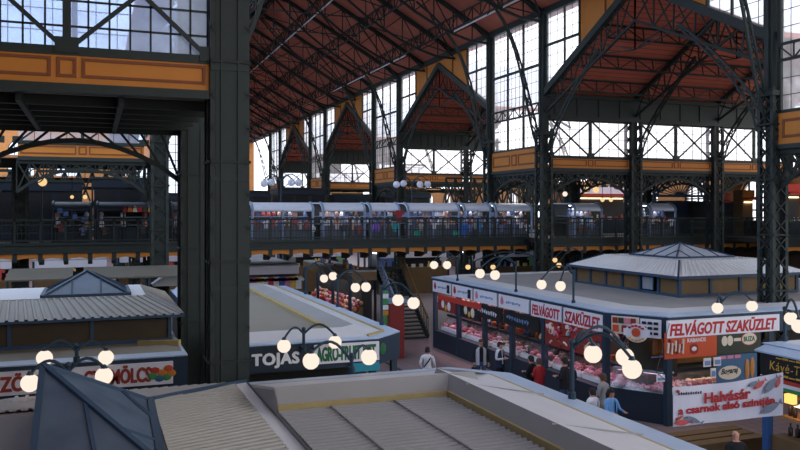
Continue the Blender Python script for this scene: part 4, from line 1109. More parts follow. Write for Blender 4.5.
# front side: smoked sausages and a case
for j in range(26):
    x = pf(664, 360).x+.09*j*.72
    o = MB().tube([(0, 0, 0), (0, 0, -.06), (0, 0, -.5), (0, 0, -.62)], [.015, .036, .04, .016], 6).build('sausage', M['sausage_b'], None, True)
    o.location = (x, Y5+.5, pf(664, 360).z); tag(o, 'thin brown smoked sausage hanging in the row under the orange poster', 'sausage', 'smoked sausages under the orange poster')
MB().bar((pf(662, 360).x, Y5+.5, pf(664, 360).z), (pf(712, 360).x, Y5+.5, pf(664, 360).z), .04).build('hanging_rail', M['steel'], s5)
MB().lohi((16.9, Y5+.35, pf(664, 357).z), (18.4, Y5+.42, pf(664, 357).z+.05)).build('strip_light', M['strip_warm'], s5)
c = thing('display_case', 'pink-lit meat case on the front of the red lettered stall, beside the hanging banner', 'display case', (18.6, Y5+.8, .86))
MB().lohi((16.8, Y5+.35, .86), (20.6, Y5+1.3, 1.0)).build('tray', M['white'], c)
MB().slab([(16.8, Y5+.35, 1.0), (20.6, Y5+.35, 1.0), (20.6, Y5+.75, 1.55), (16.8, Y5+.75, 1.55)], (0, .02, 0)).build('glass_front', M['case_glass'], c)
MB().lohi((16.8, Y5+.66, 1.5), (20.6, Y5+1.4, 1.6)).build('top_shelf', M['deep_blue'], c)
MB().lohi((16.9, Y5+.95, 1.5), (20.5, Y5+1.1, 1.54)).build('strip_light', M['strip'], c)
rnd = random.Random(5)
for r_ in range(3):
    for j in range(17):
        k = rnd.uniform(.7, 1.1)
        o = MB().ball((0, 0, .07*k), .1*k, n=8, sc_=(1.05, .95, .7)).build('meat_cut', M['meat'] if rnd.random() < .6 else M['meat2'], None, True)
        o.location = (16.95+.215*j, Y5+.5+.26*r_, 1.04); tag(o, 'cut of meat in the front case behind the hanging banner', 'meat', 'meat in the front case')
MB().lohi((16.9, Y5+.95, 1.7), (20.6, Y5+1.0, ZR-.7)).build('back_panel', M['wall_brown'], s5)
MB().lohi((16.9, Y5+.3, ZR-.5), (20.6, Y5+.55, ZR-.46)).build('strip_light', M['strip_warm'], s5)
# slanted dark sausage barrel picture at the corner
cc = thing('display_case', 'meat case across the slanted corner of the red lettered stall', 'display case', (16.5, 21.3, 0))
def cpt(t, d, z): v = ca+cd*t-cn*d; return (v.x, v.y, z)
MB().slab([cpt(.1, .1, 0), cpt(LC-.1, .1, 0), cpt(LC-.1, .8, 0), cpt(.1, .8, 0)], (0, 0, .95)).build('base_panel', M['deep_blue'], cc)
MB().slab([cpt(.1, .1, .95), cpt(LC-.1, .1, .95), cpt(LC-.1, .45, 1.5), cpt(.1, .45, 1.5)], (.01, .01, 0)).build('glass_front', M['case_glass'], cc)
MB().slab([cpt(.2, .6, 1.45), cpt(LC-.2, .6, 1.45), cpt(LC-.2, .7, 1.45), cpt(.2, .7, 1.45)], (0, 0, .04)).build('strip_light', M['strip'], cc)
MB().slab([cpt(.3, .5, ZR-.5), cpt(LC-.3, .5, ZR-.5), cpt(LC-.3, .7, ZR-.5), cpt(.3, .7, ZR-.5)], (0, 0, .04)).build('ceiling_light', M['strip_warm'], cc)
MB().slab([cpt(.1, .4, 1.5), cpt(LC-.1, .4, 1.5), cpt(LC-.1, .85, 1.5), cpt(.1, .85, 1.5)], (0, 0, .05)).build('top_shelf', M['steel'], cc)
for r_ in range(2):
    for j in range(8):
        o = MB().ball((0, 0, .06), .09, n=8, sc_=(1, 1, .7)).build('meat_cut', M['meat2'] if (j+r_) % 3 else M['meat'], None, True)
        o.location = cpt(.25+.21*j, .28+.24*r_, .99); tag(o, 'cut of meat in the case across the slanted corner', 'meat', 'meat in the corner case')
for j in range(6):
    o = MB().tube([(0, 0, 0), (.02, .02, -.12), (.1, -.05, -.34), (.12, -.06, -.5)], [.03, .1, .12, .03], 8).build('ham', M['sausage_b'] if j % 2 else M['ham'], None, True)
    o.location = cpt(.35+.26*j, .35, ZR-.85); tag(o, 'smoked ham hanging in the slanted corner of the stall', 'ham', 'hams in the slanted corner')

# roof pavilion with glass pyramid on the right stall
pv = thing('roof_pavilion', 'low roof pavilion with ribbed skirt and glass pyramid on the broad grey roof', 'pavilion', (23.2, 27.7, ZR+.0), 'roof pavilions')
def pavilion(pv, x0, x1, y0, y1, z0, ze, zt, ins, posts, wallm, ribm, skirt_n, over=.3):
    cs = [(x0-over, y0-over), (x1+over, y0-over), (x1+over, y1+over), (x0-over, y1+over)]
    it = [(x0+ins[0], y0+ins[1]), (x1-ins[2], y0+ins[1]), (x1-ins[2], y1-ins[3]), (x0+ins[0], y1-ins[3])]
    for i in range(4):
        j = (i+1) % 4
        L_ = math.dist(cs[i], cs[j])
        ribbed((*cs[i], ze), (*cs[j], ze), (*it[j], zt), (*it[i], zt), int(L_/skirt_n), .035).build('skirt_roof', ribm, pv)
    mb = MB()
    for i in range(4):
        j = (i+1) % 4; mb.bar((*cs[i], ze-.03), (*cs[j], ze-.03), .1 if x0 > 10 else .06); mb.bar((*cs[i], ze), (*it[i], zt+.02), .07 if x0 > 10 else .04)
    mb.build('eaves_trim', M['iron_blue'], pv)
    MB().slab([(*p, zt-.01) for p in it], (0, 0, .03)).build('roof_deck', M['roof_white'], pv)
    co = [(x0, y0), (x1, y0), (x1, y1), (x0, y1)]; pw = .06 if x0 > 10 else .04
    for i in range(4):
        j = (i+1) % 4; a, b = V3((*co[i], 0)), V3((*co[j], 0)); n = posts[i % 2]
        for k in range(n):
            p = a.lerp(b, k/n); MB().lohi((p.x-pw, p.y-pw, z0), (p.x+pw, p.y+pw, ze)).build('post', M['iron_blue'], pv)
        MB().bar(a+V3((0, 0, z0+.05)), b+V3((0, 0, z0+.05)), .1).build('sill', M['iron_blue'], pv)
        for k in range(n):
            if wallm is None or (k == n-2 and i == 3 and n > 3): continue
            p, q = a.lerp(b, (k+.02)/n), a.lerp(b, (k+.98)/n)
            MB().slab([(p.x, p.y, z0), (q.x, q.y, z0), (q.x, q.y, ze-.12), (p.x, p.y, ze-.12)], (.02, .02, 0)).build('side_panel', wallm, pv)
pavilion(pv, 20.35, 26.1, 24.1, 30.9, ZR+.04, E(-2.47), E(-1.98), (.8, .95, .8, .95), (4, 6), M['wall_brown'], M['roof_rib_pale'], .26)
pyramid(pv, (21.9, 26.1), (24.85, 29.1), E(-1.93), (23.35, 27.6, E(-1.4)), 4)
MB().lohi((20.28, 25.55, ZR+.2), (20.33, 26.15, ZR+.68)).build('fan_housing', M['steel'], pv)
MB().tube([(20.27, 25.85, ZR+.44), (20.3, 25.85, ZR+.44)], .2, 14).build('fan', M['roof_grey'], pv)

# --- the middle stall with the dark and the green lettered signs
poly4 = [(2.95, 19.5), (6.85, 19.5), (7.8, 20.4), (7.8, 34.4), (2.95, 34.4)]
s4 = thing('market_stall', 'middle stall with one dark white-lettered sign and one green-lettered white sign', 'stall', (5.3, 27, 0), 'market stalls')
ring_roof(s4, poly4, [([0]*5, ZR), ([.12, .25, .55, .55, .1], ZR+.04), ([.45, .9, 1.35, 1.2, .2], ZR+.26), ([.55, 1.2, 2.0, 1.4, .3], ZR+.1)],
          [M['roof_blue'], M['roof_white'], M['roof_grey']], ['roof_edge', 'roof_strip', 'roof_kerb'], None, M['roof_beige'])
def kerb(par, pts, w=.1, h=.1):
    mb = MB()
    for i in range(len(pts)-1): mb.bar(pts[i], pts[i+1], w, h)
    return mb.build('kerb_trim', M['yellow_trim'], par)
r4 = inset(poly4, [.55, 1.2, 2.0, 1.4, .3]); kerb(s4, [(r4[1][0], r4[1][1], ZR+.12), (r4[2][0], r4[2][1], ZR+.12), (r4[3][0], r4[3][1], ZR+.12)], .16, .14)
g4 = inset(poly4, [.12, .25, .55, .55, .1]); kerb(s4, [(g4[1][0], g4[1][1], ZR+.06), (g4[2][0], g4[2][1], ZR+.06), (g4[3][0], g4[3][1], ZR+.06)], .06, .05)
fascia(s4, poly4, ZR-.7, ZR-.03, M['stall_blue'])
MB().lohi((3.0, 20.9, 0), (7.0, 34, ZR-.3)).build('inner_wall', M['wall_dark'], s4)
for x, y in ((6.75, 19.65), (7.65, 20.5), (7.65, 25), (7.65, 30), (7.65, 34.2)): MB().lohi((x-.08, y-.08, 0), (x+.08, y+.08, ZR-.6)).build('post', M['stall_blue'], s4)
MB().lohi((3.0, 19.55, 0), (6.8, 19.9, ZR-1.15)).build('base_panel', M['deep_blue'], s4)
p, q = on_y(250, 350, 19.5), on_y(311, 372, 19.5)
b = MB().lohi((3.0, 19.44, ZR-.66), (q.x, 19.49, ZR-.08)).build('sign_board', M['deep_blue'], s4); b['label'] = 'dark sign board with white letters'
text('white_lettering', 'TOJÁS', M['white_ink'], b, (on_y(252, 360, 19.44).x, 19.438, ZR-.58), (1, 0, 0), (0, 0, 1), on_y(299, 360, 19.44).x-on_y(252, 360, 19.44).x, .44, .055, spacing=1.1)
xa, xb = on_y(314, 355, 19.44).x, on_y(379, 355, 19.44).x
b = MB().lohi((xa, 19.42, ZR-.56), (xb, 19.48, ZR-.08)).build('sign_board', M['sign_white'], s4); b['label'] = 'white sign board with green letters'
text('green_lettering', 'AGRO-FRUIT KFT.', M['green_ink'], b, (xa+.06, 19.418, ZR-.5), (1, 0, 0), (0, 0, 1), xb-xa-.12, .36, .05)
MB().lohi((on_y(350, 365, 19.44).x, 19.4, ZR-.82), (xb, 19.48, ZR-.6)).build('teal_panel', M['teal'], s4)
MB().ball((7.0, 19.55, ZR-.3), .16, n=10, sc_=(.6, .1, 1)).build('green_mark', M['green_ink'], s4)
for j in range(10):
    goods('box' if j % 3 else 'vase', (6.95+.1*(j % 5), 20.6+.3*(j//5)-.12*(j % 5)*-1, .9), [(200, 190, 150), (90, 110, 70), (190, 120, 60), (220, 220, 220)][j % 4], 'small package on the corner counter under the green lettered sign', 'package', 'packages on the corner counter', .8)
MB().slab([(6.85, 20.3, 0), (7.6, 20.7, 0), (7.6, 21.3, 0), (6.85, 21.1, 0)], (0, 0, .9)).build('counter', M['deep_blue'], s4)

# --- the fruit stall at the left with its own pavilion
s3 = thing('market_stall', 'fruit stall at the left with brown-red letters and a coloured fruit emblem', 'stall', (-3, 23, 0), 'market stalls')
poly3 = [(-11, 18.8), (2.0, 18.8), (2.0, 31), (-11, 31)]
ring_roof(s3, poly3, [([0]*4, ZR), ([.25, .1, .1, .1], ZR+.05), ([.95, .3, .3, .3], ZR+.1), ([1.0, .35, .35, .35], ZR+.06)],
          [M['roof_blue'], M['roof_beige'], M['roof_beige']], ['roof_edge', 'roof_strip', 'roof_lip'], None, M['roof_beige'])
fascia(s3, poly3, ZR-.72, ZR-.03, M['stall_blue'])
MB().lohi((-10.8, 19.8, 0), (1.9, 30.8, ZR-.3)).build('inner_wall', M['wall_dark'], s3)
for x in (-6, -2, 1.85): MB().lohi((x-.08, 18.85, 0), (x+.08, 19.0, ZR-.6)).build('post', M['stall_blue'], s3)
MB().lohi((-10.8, 18.9, 0), (1.9, 19.3, .9)).build('base_panel', M['deep_blue'], s3)
xa, xb = on_y(-60, 370, 18.75).x, on_y(173, 370, 18.75).x
b = MB().lohi((xa, 18.72, ZR-.62), (xb, 18.79, ZR-.12)).build('sign_board', M['sign_white'], s3)
xz = lambda px: on_y(px, 375, 18.72).x
text('brown_red_lettering', 'ZÖLDSÉG', M['brown_red_ink'], b, (xz(0), 18.715, ZR-.54), (1, 0, 0), (0, 0, 1), xz(72)-xz(0), .4, .055)
text('brown_red_lettering', 'GYÜMÖLCS', M['brown_red_ink'], b, (xz(84), 18.715, ZR-.54), (1, 0, 0), (0, 0, 1), xz(151)-xz(84), .4, .055)
em = [(0, 0, 'ochre'), (-.15, .06, 'red'), (.14, .09, 'orange_red'), (-.05, -.12, 'poster_blue'), (.1, -.1, 'green'), (.2, -.02, 'ochre'), (-.2, -.06, 'green')]
for i, (dx, dz, m) in enumerate(em):
    MB().ball((xz(162)+dx, 18.71, ZR-.36+dz), .1, n=8, sc_=(1.1, .12, .8)).build('fruit_emblem', M[m], b)
pv3 = thing('roof_pavilion', 'dim roof pavilion with brown sides and blue-framed glass pyramid above the fruit stall', 'pavilion', (-3, 23, ZR), 'roof pavilions')
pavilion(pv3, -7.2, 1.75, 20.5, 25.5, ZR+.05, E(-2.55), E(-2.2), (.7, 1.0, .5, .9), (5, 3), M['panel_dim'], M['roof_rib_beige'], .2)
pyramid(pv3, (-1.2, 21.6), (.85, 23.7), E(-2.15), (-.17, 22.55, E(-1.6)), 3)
MB().bar((1.0, 20.2, ZR+.1), (1.9, 19.6, ZR+.16), .12).build('brace', M['yellow_trim'], pv3)

# --- the nearest flat roof
poly2 = [(2.74, 4.0), (7.88, 4.0), (7.88, 14.35), (6.95, 15.35), (2.74, 15.35)]
s2 = thing('market_stall', 'nearest stall roof in the foreground: pale sloped margins round a sunk ribbed roof', 'stall', (5.4, 10, 0), 'market stalls')
ring_roof(s2, poly2, [([0]*5, ZR), ([.3, .52, .5, .45, 0], ZR+.05), ([.3, .6, .58, .55, 0], ZR+.06), ([1.6, 2.0, 2.05, 2.4, 0], ZR+.4), ([1.7, 2.2, 2.25, 2.75, 0], ZR+.06)],
          [M['roof_blue'], M['yellow_trim'], M['roof_white'], M['roof_grey']], ['roof_edge', 'gutter_trim', 'roof_strip', 'roof_kerb'], None, M['roof_grey'], skip=(4,))
MB().slab([(2.74, 15.35, ZR-.04), (2.74, 15.35-.45, ZR+.05), (2.74, 15.35-2.4, ZR+.4), (2.74, 15.35-2.75, ZR+.06), (2.74, 4.2, ZR+.06), (2.74, 4.2, ZR-.1)], (.03, 0, 0)).build('roof_end', M['roof_grey'], s2)
r2 = inset(poly2, [1.7, 2.2, 2.25, 2.75, 0])
kerb(s2, [(r2[1][0]+.03, r2[1][1], ZR+.12), (r2[2][0]+.03, r2[2][1], ZR+.12), (r2[3][0], r2[3][1]+.03, ZR+.12), (r2[4][0], r2[4][1]+.03, ZR+.12)], .05, .12)
yb_ = r2[3][1]; xb_ = r2[2][0]
ribbed((r2[4][0], 5.6, ZR+.075), (r2[4][0], yb_-.02, ZR+.075), (xb_-.02, yb_-.02, ZR+.075), (xb_-.02, 5.6, ZR+.075), 44, .03).build('ribbed_deck', M['roof_rib'], s2)
for x in (3.6, 4.7): MB().bar((x, 5.7, ZR+.11), (x, yb_-.05, ZR+.11), .025, .03).build('seam', M['roof_grey'], s2)
for y in (12.1, 9.4): MB().bar((7.3, y, ZR+.1), (5.8, y, ZR+.4), .025, .02).build('seam', M['roof_grey'], s2)
fascia(s2, poly2, ZR-.7, ZR-.03, M['stall_blue'])
MB().lohi((3.1, 4.2, 0), (7.0, 14.2, ZR-.3)).build('inner_wall', M['wall_dark'], s2)
for x, y in ((7.75, 5), (7.75, 9.5), (7.75, 14.2), (6.85, 15.2)): MB().lohi((x-.08, y-.08, 0), (x+.08, y+.08, ZR-.6)).build('post', M['stall_blue'], s2)

# --- the near left roof with the big glass pyramid
poly1 = [(-9, 4.5), (2.72, 4.5), (2.72, 15.4), (-9, 15.4)]
s1 = thing('market_stall', 'near left stall with ribbed hipped roof carrying the big glass pyramid', 'stall', (-2, 10, 0), 'market stalls')
zi = E(-2.86); A = (.82, 12.55)
ribbed((-9, 15.4, ZR), (2.72, 15.4, ZR), (A[0], A[1], zi), (-9, A[1], zi), 66, .03).build('back_slope', M['roof_rib'], s1)
ribbed((2.45, 15.25, ZR+.06), (2.45, 4.5, ZR+.06), (A[0], 4.5, zi), (A[0], A[1], zi), 60, .025).build('side_slope', M['roof_rib_beige'], s1)
MB().slab([(2.72, 15.4, ZR), (2.45, 15.2, ZR+.07), (2.45, 4.5, ZR+.07), (2.72, 4.5, ZR)], (0, 0, -.04)).build('roof_edge', M['roof_white'], s1)
MB().bar((2.72, 15.4, ZR+.03), (*A, zi+.03), .07, .05).build('hip_trim', M['iron_blue'], s1)
MB().slab([(-9, 4.5, zi-.02), (A[0], 4.5, zi-.02), (*A, zi-.02), (-9, A[1], zi-.02)], (0, 0, -.05)).build('roof_deck', M['roof_grey'], s1)
fascia(s1, poly1, ZR-.7, ZR-.05, M['stall_blue'])
MB().lohi((-8.8, 4.7, 0), (2.4, 14.6, ZR-.2)).build('inner_wall', M['wall_dark'], s1)
ribbed((-1.35, 15.0, ZR+.12), (-.7, 15.0, ZR+.12), (-.72, 9.2, zi+.03), (-1.35, 9.2, zi+.03), 4, .03).build('ribbed_deck', M['roof_rib'], s1)
sk = thing('skylight_pyramid', 'big blue-framed glass pyramid on the near left roof, its peak between four lit globes', 'skylight', (0, 11, zi))
ap = V3((-.61, 11.15, E(-1.98))); FR, NR, NL, FL = V3((A[0]-.03, A[1], zi)), V3((A[0]-.1, 9.3, zi)), V3((-.63, 9.3, zi)), V3((-.66, A[1], zi))
for a, b, nm in ((FR, NR, 'right'), (NR, NL, 'front'), (NL, FL, 'left'), (FL, FR, 'back')):
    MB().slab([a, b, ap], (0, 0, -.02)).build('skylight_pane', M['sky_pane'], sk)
mb = MB()
for c in (FR, NR, NL, FL): mb.bar(c, ap, .07)
for a, b in ((FR, NR), (NR, NL), (NL, FL), (FL, FR)): mb.bar(a, b, .1)
for f in (.36, .7): mb.bar(FR.lerp(NR, f), FR.lerp(ap, f*.85) if f < .5 else NR.lerp(ap, (1-f)*1.2), .05)
mb.bar(NL.lerp(NR, .5), NR.lerp(ap, .62), .045)
mb.build('skylight_frame', M['iron_blue'], sk)
hs = thing('roof_hatch', 'dark flat glazed hatch on the near left roof, left of the glass pyramid', 'hatch', (-3, 10.8, zi))
MB().lohi((-5, 8.6, zi), (-1.45, 13.0, zi+.12)).build('hatch_frame', M['iron_blue'], hs)
MB().lohi((-4.9, 8.7, zi+.12), (-1.53, 12.92, zi+.14)).build('hatch_pane', M['wall_dark'], hs)

# --- the coffee stall at the right edge
M['post_blue'] = mat('bright_blue_post', (52, 88, 138), .45, 0, .1, 3)
s6 = thing('market_stall', 'black fronted coffee and tea stall with gold letters at the right edge', 'stall', (18, 12, 0), 'market stalls')
X6 = 16.0
poly6 = [(X6, 8.5), (23, 8.5), (23, 15.85), (X6, 15.85)]
ring_roof(s6, poly6, [([0]*4, ZR-.1), ([.3]*4, ZR-.04), ([.9]*4, ZR)], [M['roof_blue'], M['roof_white']], ['roof_edge', 'roof_strip'], None, M['roof_grey'])
fascia(s6, poly6, ZR-.4, ZR-.12, M['stall_blue'])
MB().slab([(X6-.35, 8.6, ZR-.28), (X6-.35, 15.75, ZR-.28), (X6+.02, 15.75, ZR-.16), (X6+.02, 8.6, ZR-.16)], (0, 0, .04)).build('awning', M['roof_blue'], s6)
b = MB().lohi((X6-.3, 8.6, ZR-.84), (X6-.22, 15.6, ZR-.28)).build('sign_board', M['sign_black'], s6)
text('gold_lettering', 'Kávé-Tea-', M['gold_ink'], b, (X6-.302, 15.3, ZR-.66), (0, -1, 0), (0, 0, 1), 1.3, .22, .0, .1, spacing=1.1)
for i, z in enumerate((ZR-.36, ZR-.78)):
    mb = MB()
    for j in range(7): mb.lohi((X6-.31, 15.1-.2*j-.17, z), (X6-.302, 15.1-.2*j, z+.03+.02*(j % 2)))
    mb.build('small_print', M['gold_ink'], b)
mb = MB()
for i in range(3): mb.lohi((X6-.32, 8.6, ZR-.94-.09*i), (X6-.2, 15.1, ZR-.85-.09*i), i)
mb.build('flag_band', [M['red'], M['white'], M['green']], s6)
MB().lohi((X6+.05, 8.8, 0), (X6+.5, 15.6, 1.0)).build('base_panel', M['wall_brown'], s6)
MB().lohi((X6+1.6, 8.8, 0), (22.8, 15.6, ZR-.3)).build('inner_wall', M['wall_dark'], s6)
for y in (15.7, 12.5, 9): MB().lohi((X6-.05, y-.09, 0), (X6+.13, y+.09, ZR-.2)).build('post', M['post_blue'], s6)
for z in (1.5, 2.05): MB().lohi((X6+.25, 8.8, z-.05), (X6+1.5, 15.5, z)).build('shelf', M['bread'], s6)
MB().lohi((X6+.3, 12, ZR-1.6), (X6+.36, 15.4, ZR-1.54)).build('strip_light', M['strip_warm'], s6)
rnd = random.Random(9)
for z, w in ((1.0, 'lowest'), (1.5, 'middle'), (2.05, 'upper')):
    for j in range(16):
        o = MB().tube([(0, 0, 0), (0, 0, .02), (0, 0, .19), (0, 0, .23), (0, 0, .31)], [.05, .055, .055, .02, .022], 8).build('bottle', M['bottle'] if rnd.random() < .6 else pal(rnd.choice([(190, 150, 80), (210, 205, 200), (120, 50, 40), (60, 90, 70)])), None, True)
        o.location = (X6+.4+rnd.uniform(0, .1), 15.35-.17*j, z); tag(o, 'bottle standing on the %s shelf of the coffee stall' % w, 'bottle', 'bottles on the %s shelf of the coffee stall' % w)
fl = thing('lit_display', 'yellow lit display box on the front of the coffee stall beside the banner', 'display', (X6-.12, 14.9, ZR-1.45))
MB().lohi((X6-.2, 14.7, ZR-1.42), (X6-.05, 14.95, ZR-1.2)).build('body', M['lit_yellow'], fl)
MB().lohi((X6-.21, 14.67, ZR-1.45), (X6-.03, 14.98, ZR-1.42)).build('tray', M['ham'], fl)

# --- hanging banner
bl, br = V3((12.84, 15.42, 0)), V3((15.28, 14.5, 0))
bd = (br-bl).normalized(); bn = V3((bd.y, -bd.x, 0))
ban = thing('banner', 'white hanging fish banner with red writing strung across the aisle at lower right', 'banner', ((bl+br)/2).to_tuple()[:2]+(E(-5.2),))
tl, tr_, blz, brz = E(-4.2), E(-3.85), E(-5.15), E(-4.87)
n = 14; mb = MB(); vs = []
for i in range(n+1):
    f = i/n; p = bl.lerp(br, f); sag = -.10*math.sin(PI*f)*.7; w = .03*math.sin(f*14)
    for t in (0, .33, .66, 1): 
        z = (tl+(tr_-tl)*f+sag)*(1-t)+(blz+(brz-blz)*f)*t
        vs.append(p+bn*w*(1-t*.5)+V3((0, 0, z)))
fs = [(i*4+j, i*4+j+1, (i+1)*4+j+1, (i+1)*4+j) for i in range(n) for j in range(3)]
m_ = len(vs)
mb.add(vs+[v-bn*.02 for v in vs], fs+[tuple(m_+q for q in f[::-1]) for f in fs])
sheet = mb.build('sheet', M['sign_white'], ban)
def bpt(f, t, off=.05): 
    p = bl.lerp(br, f); z = (tl+(tr_-tl)*f-.07*math.sin(PI*f))*(1-t)+(blz+(brz-blz)*f)*t
    return p+bn*off+V3((0, 0, z))
w_ = (br-bl).length; sl_ = V3((bd.x, bd.y, .115))
text('red_lettering', 'Halvásár', M['red_ink'], sheet, bpt(.28, .47), sl_, (0, 0, 1), w_*.42, .25, .05)
text('red_lettering', 'a csarnok alsó szintjén.', M['red_ink'], sheet, bpt(.045, .76), sl_, (0, 0, 1), w_*.9, .24, .05)
mb = MB()
for i in range(10): a = bpt(.04+.022*i, .2); mb.slab([a, a+bd*.035, a+bd*.035+V3((0, 0, .05+.02*(i % 2))), a+V3((0, 0, .05))], bn*.005)
mb.build('small_print', M['black_ink'], sheet)
MB().ball(bpt(.04, .11), .04, n=8).build('printed_mark', M['red'], sheet)
def fish(par, c, L_, tilt, m):
    c = V3(c); d = (bd*math.cos(tilt)+V3((0, 0, math.sin(tilt)))); u = bn.cross(d)
    if u.z < 0: u = -u
    pts = []
    for i in range(13):
        f = i/12; pts.append((f, .16*math.sin(PI*min(1, f*1.08))**.8))
    top = [c+d*(L_*(f-.5))+u*(L_*h) for f, h in pts]; bot = [c+d*(L_*(f-.5))-u*(L_*h) for f, h in pts[::-1]]
    o = MB().slab(top+bot, bn*.01).slab([c+d*L_*.42, c+d*L_*.6+u*L_*.16, c+d*L_*.55, c+d*L_*.6-u*L_*.16], bn*.01).build('printed_fish', m, par)
    MB().ball(c-d*L_*.33+u*L_*.04+bn*.012, .015, n=6).build('eye', M['black_ink'], o)
fish(sheet, bpt(.88, .78), .55, .5, M['fish']); fish(sheet, bpt(.88, .24), .5, .9, M['fish']); fish(sheet, bpt(.78, .17), .36, .7, M['fish_red'])
fish(sheet, bpt(.95, .2), .3, 1.2, M['fish_red']); fish(sheet, bpt(.17, .86), .45, -.3, M['fish']); fish(sheet, bpt(.08, .9), .42, .1, M['fish_red'])
fish(sheet, bpt(.72, .12), .3, .5, M['fish']); fish(sheet, bpt(.05, .78), .2, .6, M['orange_red'])
mb = MB().tube([bpt(0, 0, .0), bpt(0, 0, .0)-bd*.4+V3((0, 0, .35)), (16.6, 20.1, E(-3.5))], .01, 5)
mb.build('cord', M['black_ink'], ban)
MB().tube([bpt(1, 0, 0), (15.95, 14.3, E(-3.75))], .012, 5).build('cord', M['black_ink'], ban)

# --- stalls and stairs farther back
def far_stall(x0, x1, y0, y1, zt, label, sign, goods_, seed, hangers=True, face='x'):
    s = thing('market_stall', label, 'stall', ((x0+x1)/2, (y0+y1)/2, 0), 'market stalls')
    MB().lohi((x0, y0, zt-.1), (x1, y1, zt)).build('roof_deck', M['roof_grey'], s)
    MB().lohi((x0+.9, y0+.5, 0), (x1-.1, y1-.1, zt-.12)).build('inner_wall', M['wall_dark'], s)
    for y in [y0+(y1-y0)*i/3 for i in range(4)]: MB().lohi((x0, y-.08, 0), (x0+.14, y+.08, zt-.1)).build('post', M['stall_blue'], s)
    if face == 'x':
        MB().lohi((x0-.04, y0, zt-.55), (x0+.02, y1, zt-.08)).build('sign_board', sign, s)
        MB().slab([(x0+.15, y0+.1, .7), (x0+.15, y1-.1, .7), (x0+.85, y1-.1, 1.4), (x0+.85, y0+.1, 1.4)], (0, 0, -.6)).build('counter', M['wall_brown'], s)
    MB().lohi((x0, y0-.04, zt-.55), (x1, y0+.02, zt-.08)).build('sign_board', sign, s)
    if face == 'y': MB().lohi((x0+.1, y0-.5, 0), (x1-.1, y0+.3, E(-4.6))).build('counter', M['wall_brown'], s)
    MB().lohi((x0+.3, y0+.4, zt-.24), (x0+.6, y1-.4, zt-.2)).build('strip_light', M['strip_cool'], s)
    return s
fs_ = far_stall(12.9, 14.5, 41.5, 51.5, E(-3.3), 'far stall heaped with red and pink produce beyond the middle roof', M['wall_brown'], None, 1)
rnd = random.Random(21)
for r_ in range(4):
    for j in range(34):
        y = 41.8+.27*j+rnd.uniform(-.05, .05); rr = rnd.uniform(.1, .15)
        o = MB().ball((0, 0, 0), rr, n=8).build('fruit', pal(rnd.choice([(205, 90, 90), (225, 160, 165), (190, 60, 60), (210, 150, 90), (160, 60, 70), (225, 200, 180)])), None, True)
        o.location = (13.13+.19*r_, y, .78+.19*r_+rr); tag(o, 'round red or pink fruit on the sloping counter of the far produce stall', 'fruit', 'fruit on the far produce stall')
for j in range(30):
    l_ = rnd.uniform(.4, .9); c = rnd.choice([(190, 70, 60), (210, 150, 120), (120, 60, 50), (220, 200, 190), (60, 90, 150), (200, 170, 70), (160, 110, 80)])
    o = MB().tube([(0, 0, 0), (0, 0, -.08), (0, 0, -l_), (0, 0, -l_-.05)], [.02, .09, .08, .03], 7).build('paprika_string', pal(c), None, True)
    o.location = (13.3+.3*(j % 2), 41.8+.31*j, E(-3.3)-.62); tag(o, 'coloured string of produce hanging over the counter of the far produce stall', 'produce string', 'strings over the far produce stall')
far2 = far_stall(7.2, 11.0, 45, 56, E(-3.1), 'far stall with colourful cloths under the gallery, left of the produce stall', M['sign_white'], None, 2)
for j in range(12):
    goods('shirt', (7.4+.32*j, 44.8, E(-4.5)), [(190, 60, 70), (220, 210, 210), (60, 90, 170), (200, 120, 150), (220, 180, 80), (230, 230, 230)][j % 6], 'coloured cloth hanging on the far cloth stall under the gallery', 'cloth', 'cloths on the far cloth stall', 1.1)
for i, (x0, x1, Y) in enumerate(((-9, -4.5, 58), (-3.8, .8, 58), (1.6, 6.6, 62), (8, 13, 64), (14.6, 20, 64), (21, 27, 60), (28.5, 34, 58))):
    s = far_stall(x0, x1, Y, Y+5, E(-3.3), 'far white-signed stall glimpsed below the gallery, %s from the left' % ORD[i], M['sign_white'], None, 30+i, face='y')
    r_ = random.Random(i)
    for j in range(9):
        goods(r_.choice(('box', 'doll', 'shirt')), (x0+.3+(x1-x0-.6)*j/8, Y-.25, E(-4.6)), r_.choice([(210, 200, 200), (190, 80, 70), (90, 110, 160), (220, 190, 120), (130, 160, 120)]), 'ware hanging before the far white-signed stall, %s from the left' % ORD[i], 'ware', 'wares of the %s far stall' % ORD[i], 1.2)
for i, x in enumerate((-6, -3.2, -.4, 2.0)):
    o = MB().slab([(x, 34, E(-2.75)), (x+2.4, 34, E(-2.75)), (x+2.4, 36, E(-2.45)), (x, 36, E(-2.45))], (0, 0, .06)).build('awning', M['awning_dim'])
    for u in (x+.1, x+2.3): MB().lohi((u-.04, 34.05, 0), (u+.04, 34.13, E(-2.74))).build('post', M['stall_blue'], o)
    tag(o, 'pale sloping awning behind the fruit stall pavilion, %s from the left' % ORD[i], 'awning', 'awnings behind the fruit stall')
ws = thing('tent_roof', 'small white tent roof glimpsed behind the second column at the left', 'tent', (2.4, 34.5, 0))
p = on_y(176, 268, 36); 
MB().add([(p.x-1.0, 35.2, p.z-.7), (p.x+1.0, 35.2, p.z-.7), (p.x+1.0, 37.2, p.z-.7), (p.x-1.0, 37.2, p.z-.7), (p.x, 36.2, p.z)], [(0, 1, 4), (1, 2, 4), (2, 3, 4), (3, 0, 4), (3, 2, 1, 0)]).build('canopy', M['white'], ws)
for dx in (-.9, .9):
    for dy in (35.3, 37.1): MB().lohi((p.x+dx-.04, dy-.04, 0), (p.x+dx+.04, dy+.04, p.z-.7)).build('pole', M['stall_blue'], ws)
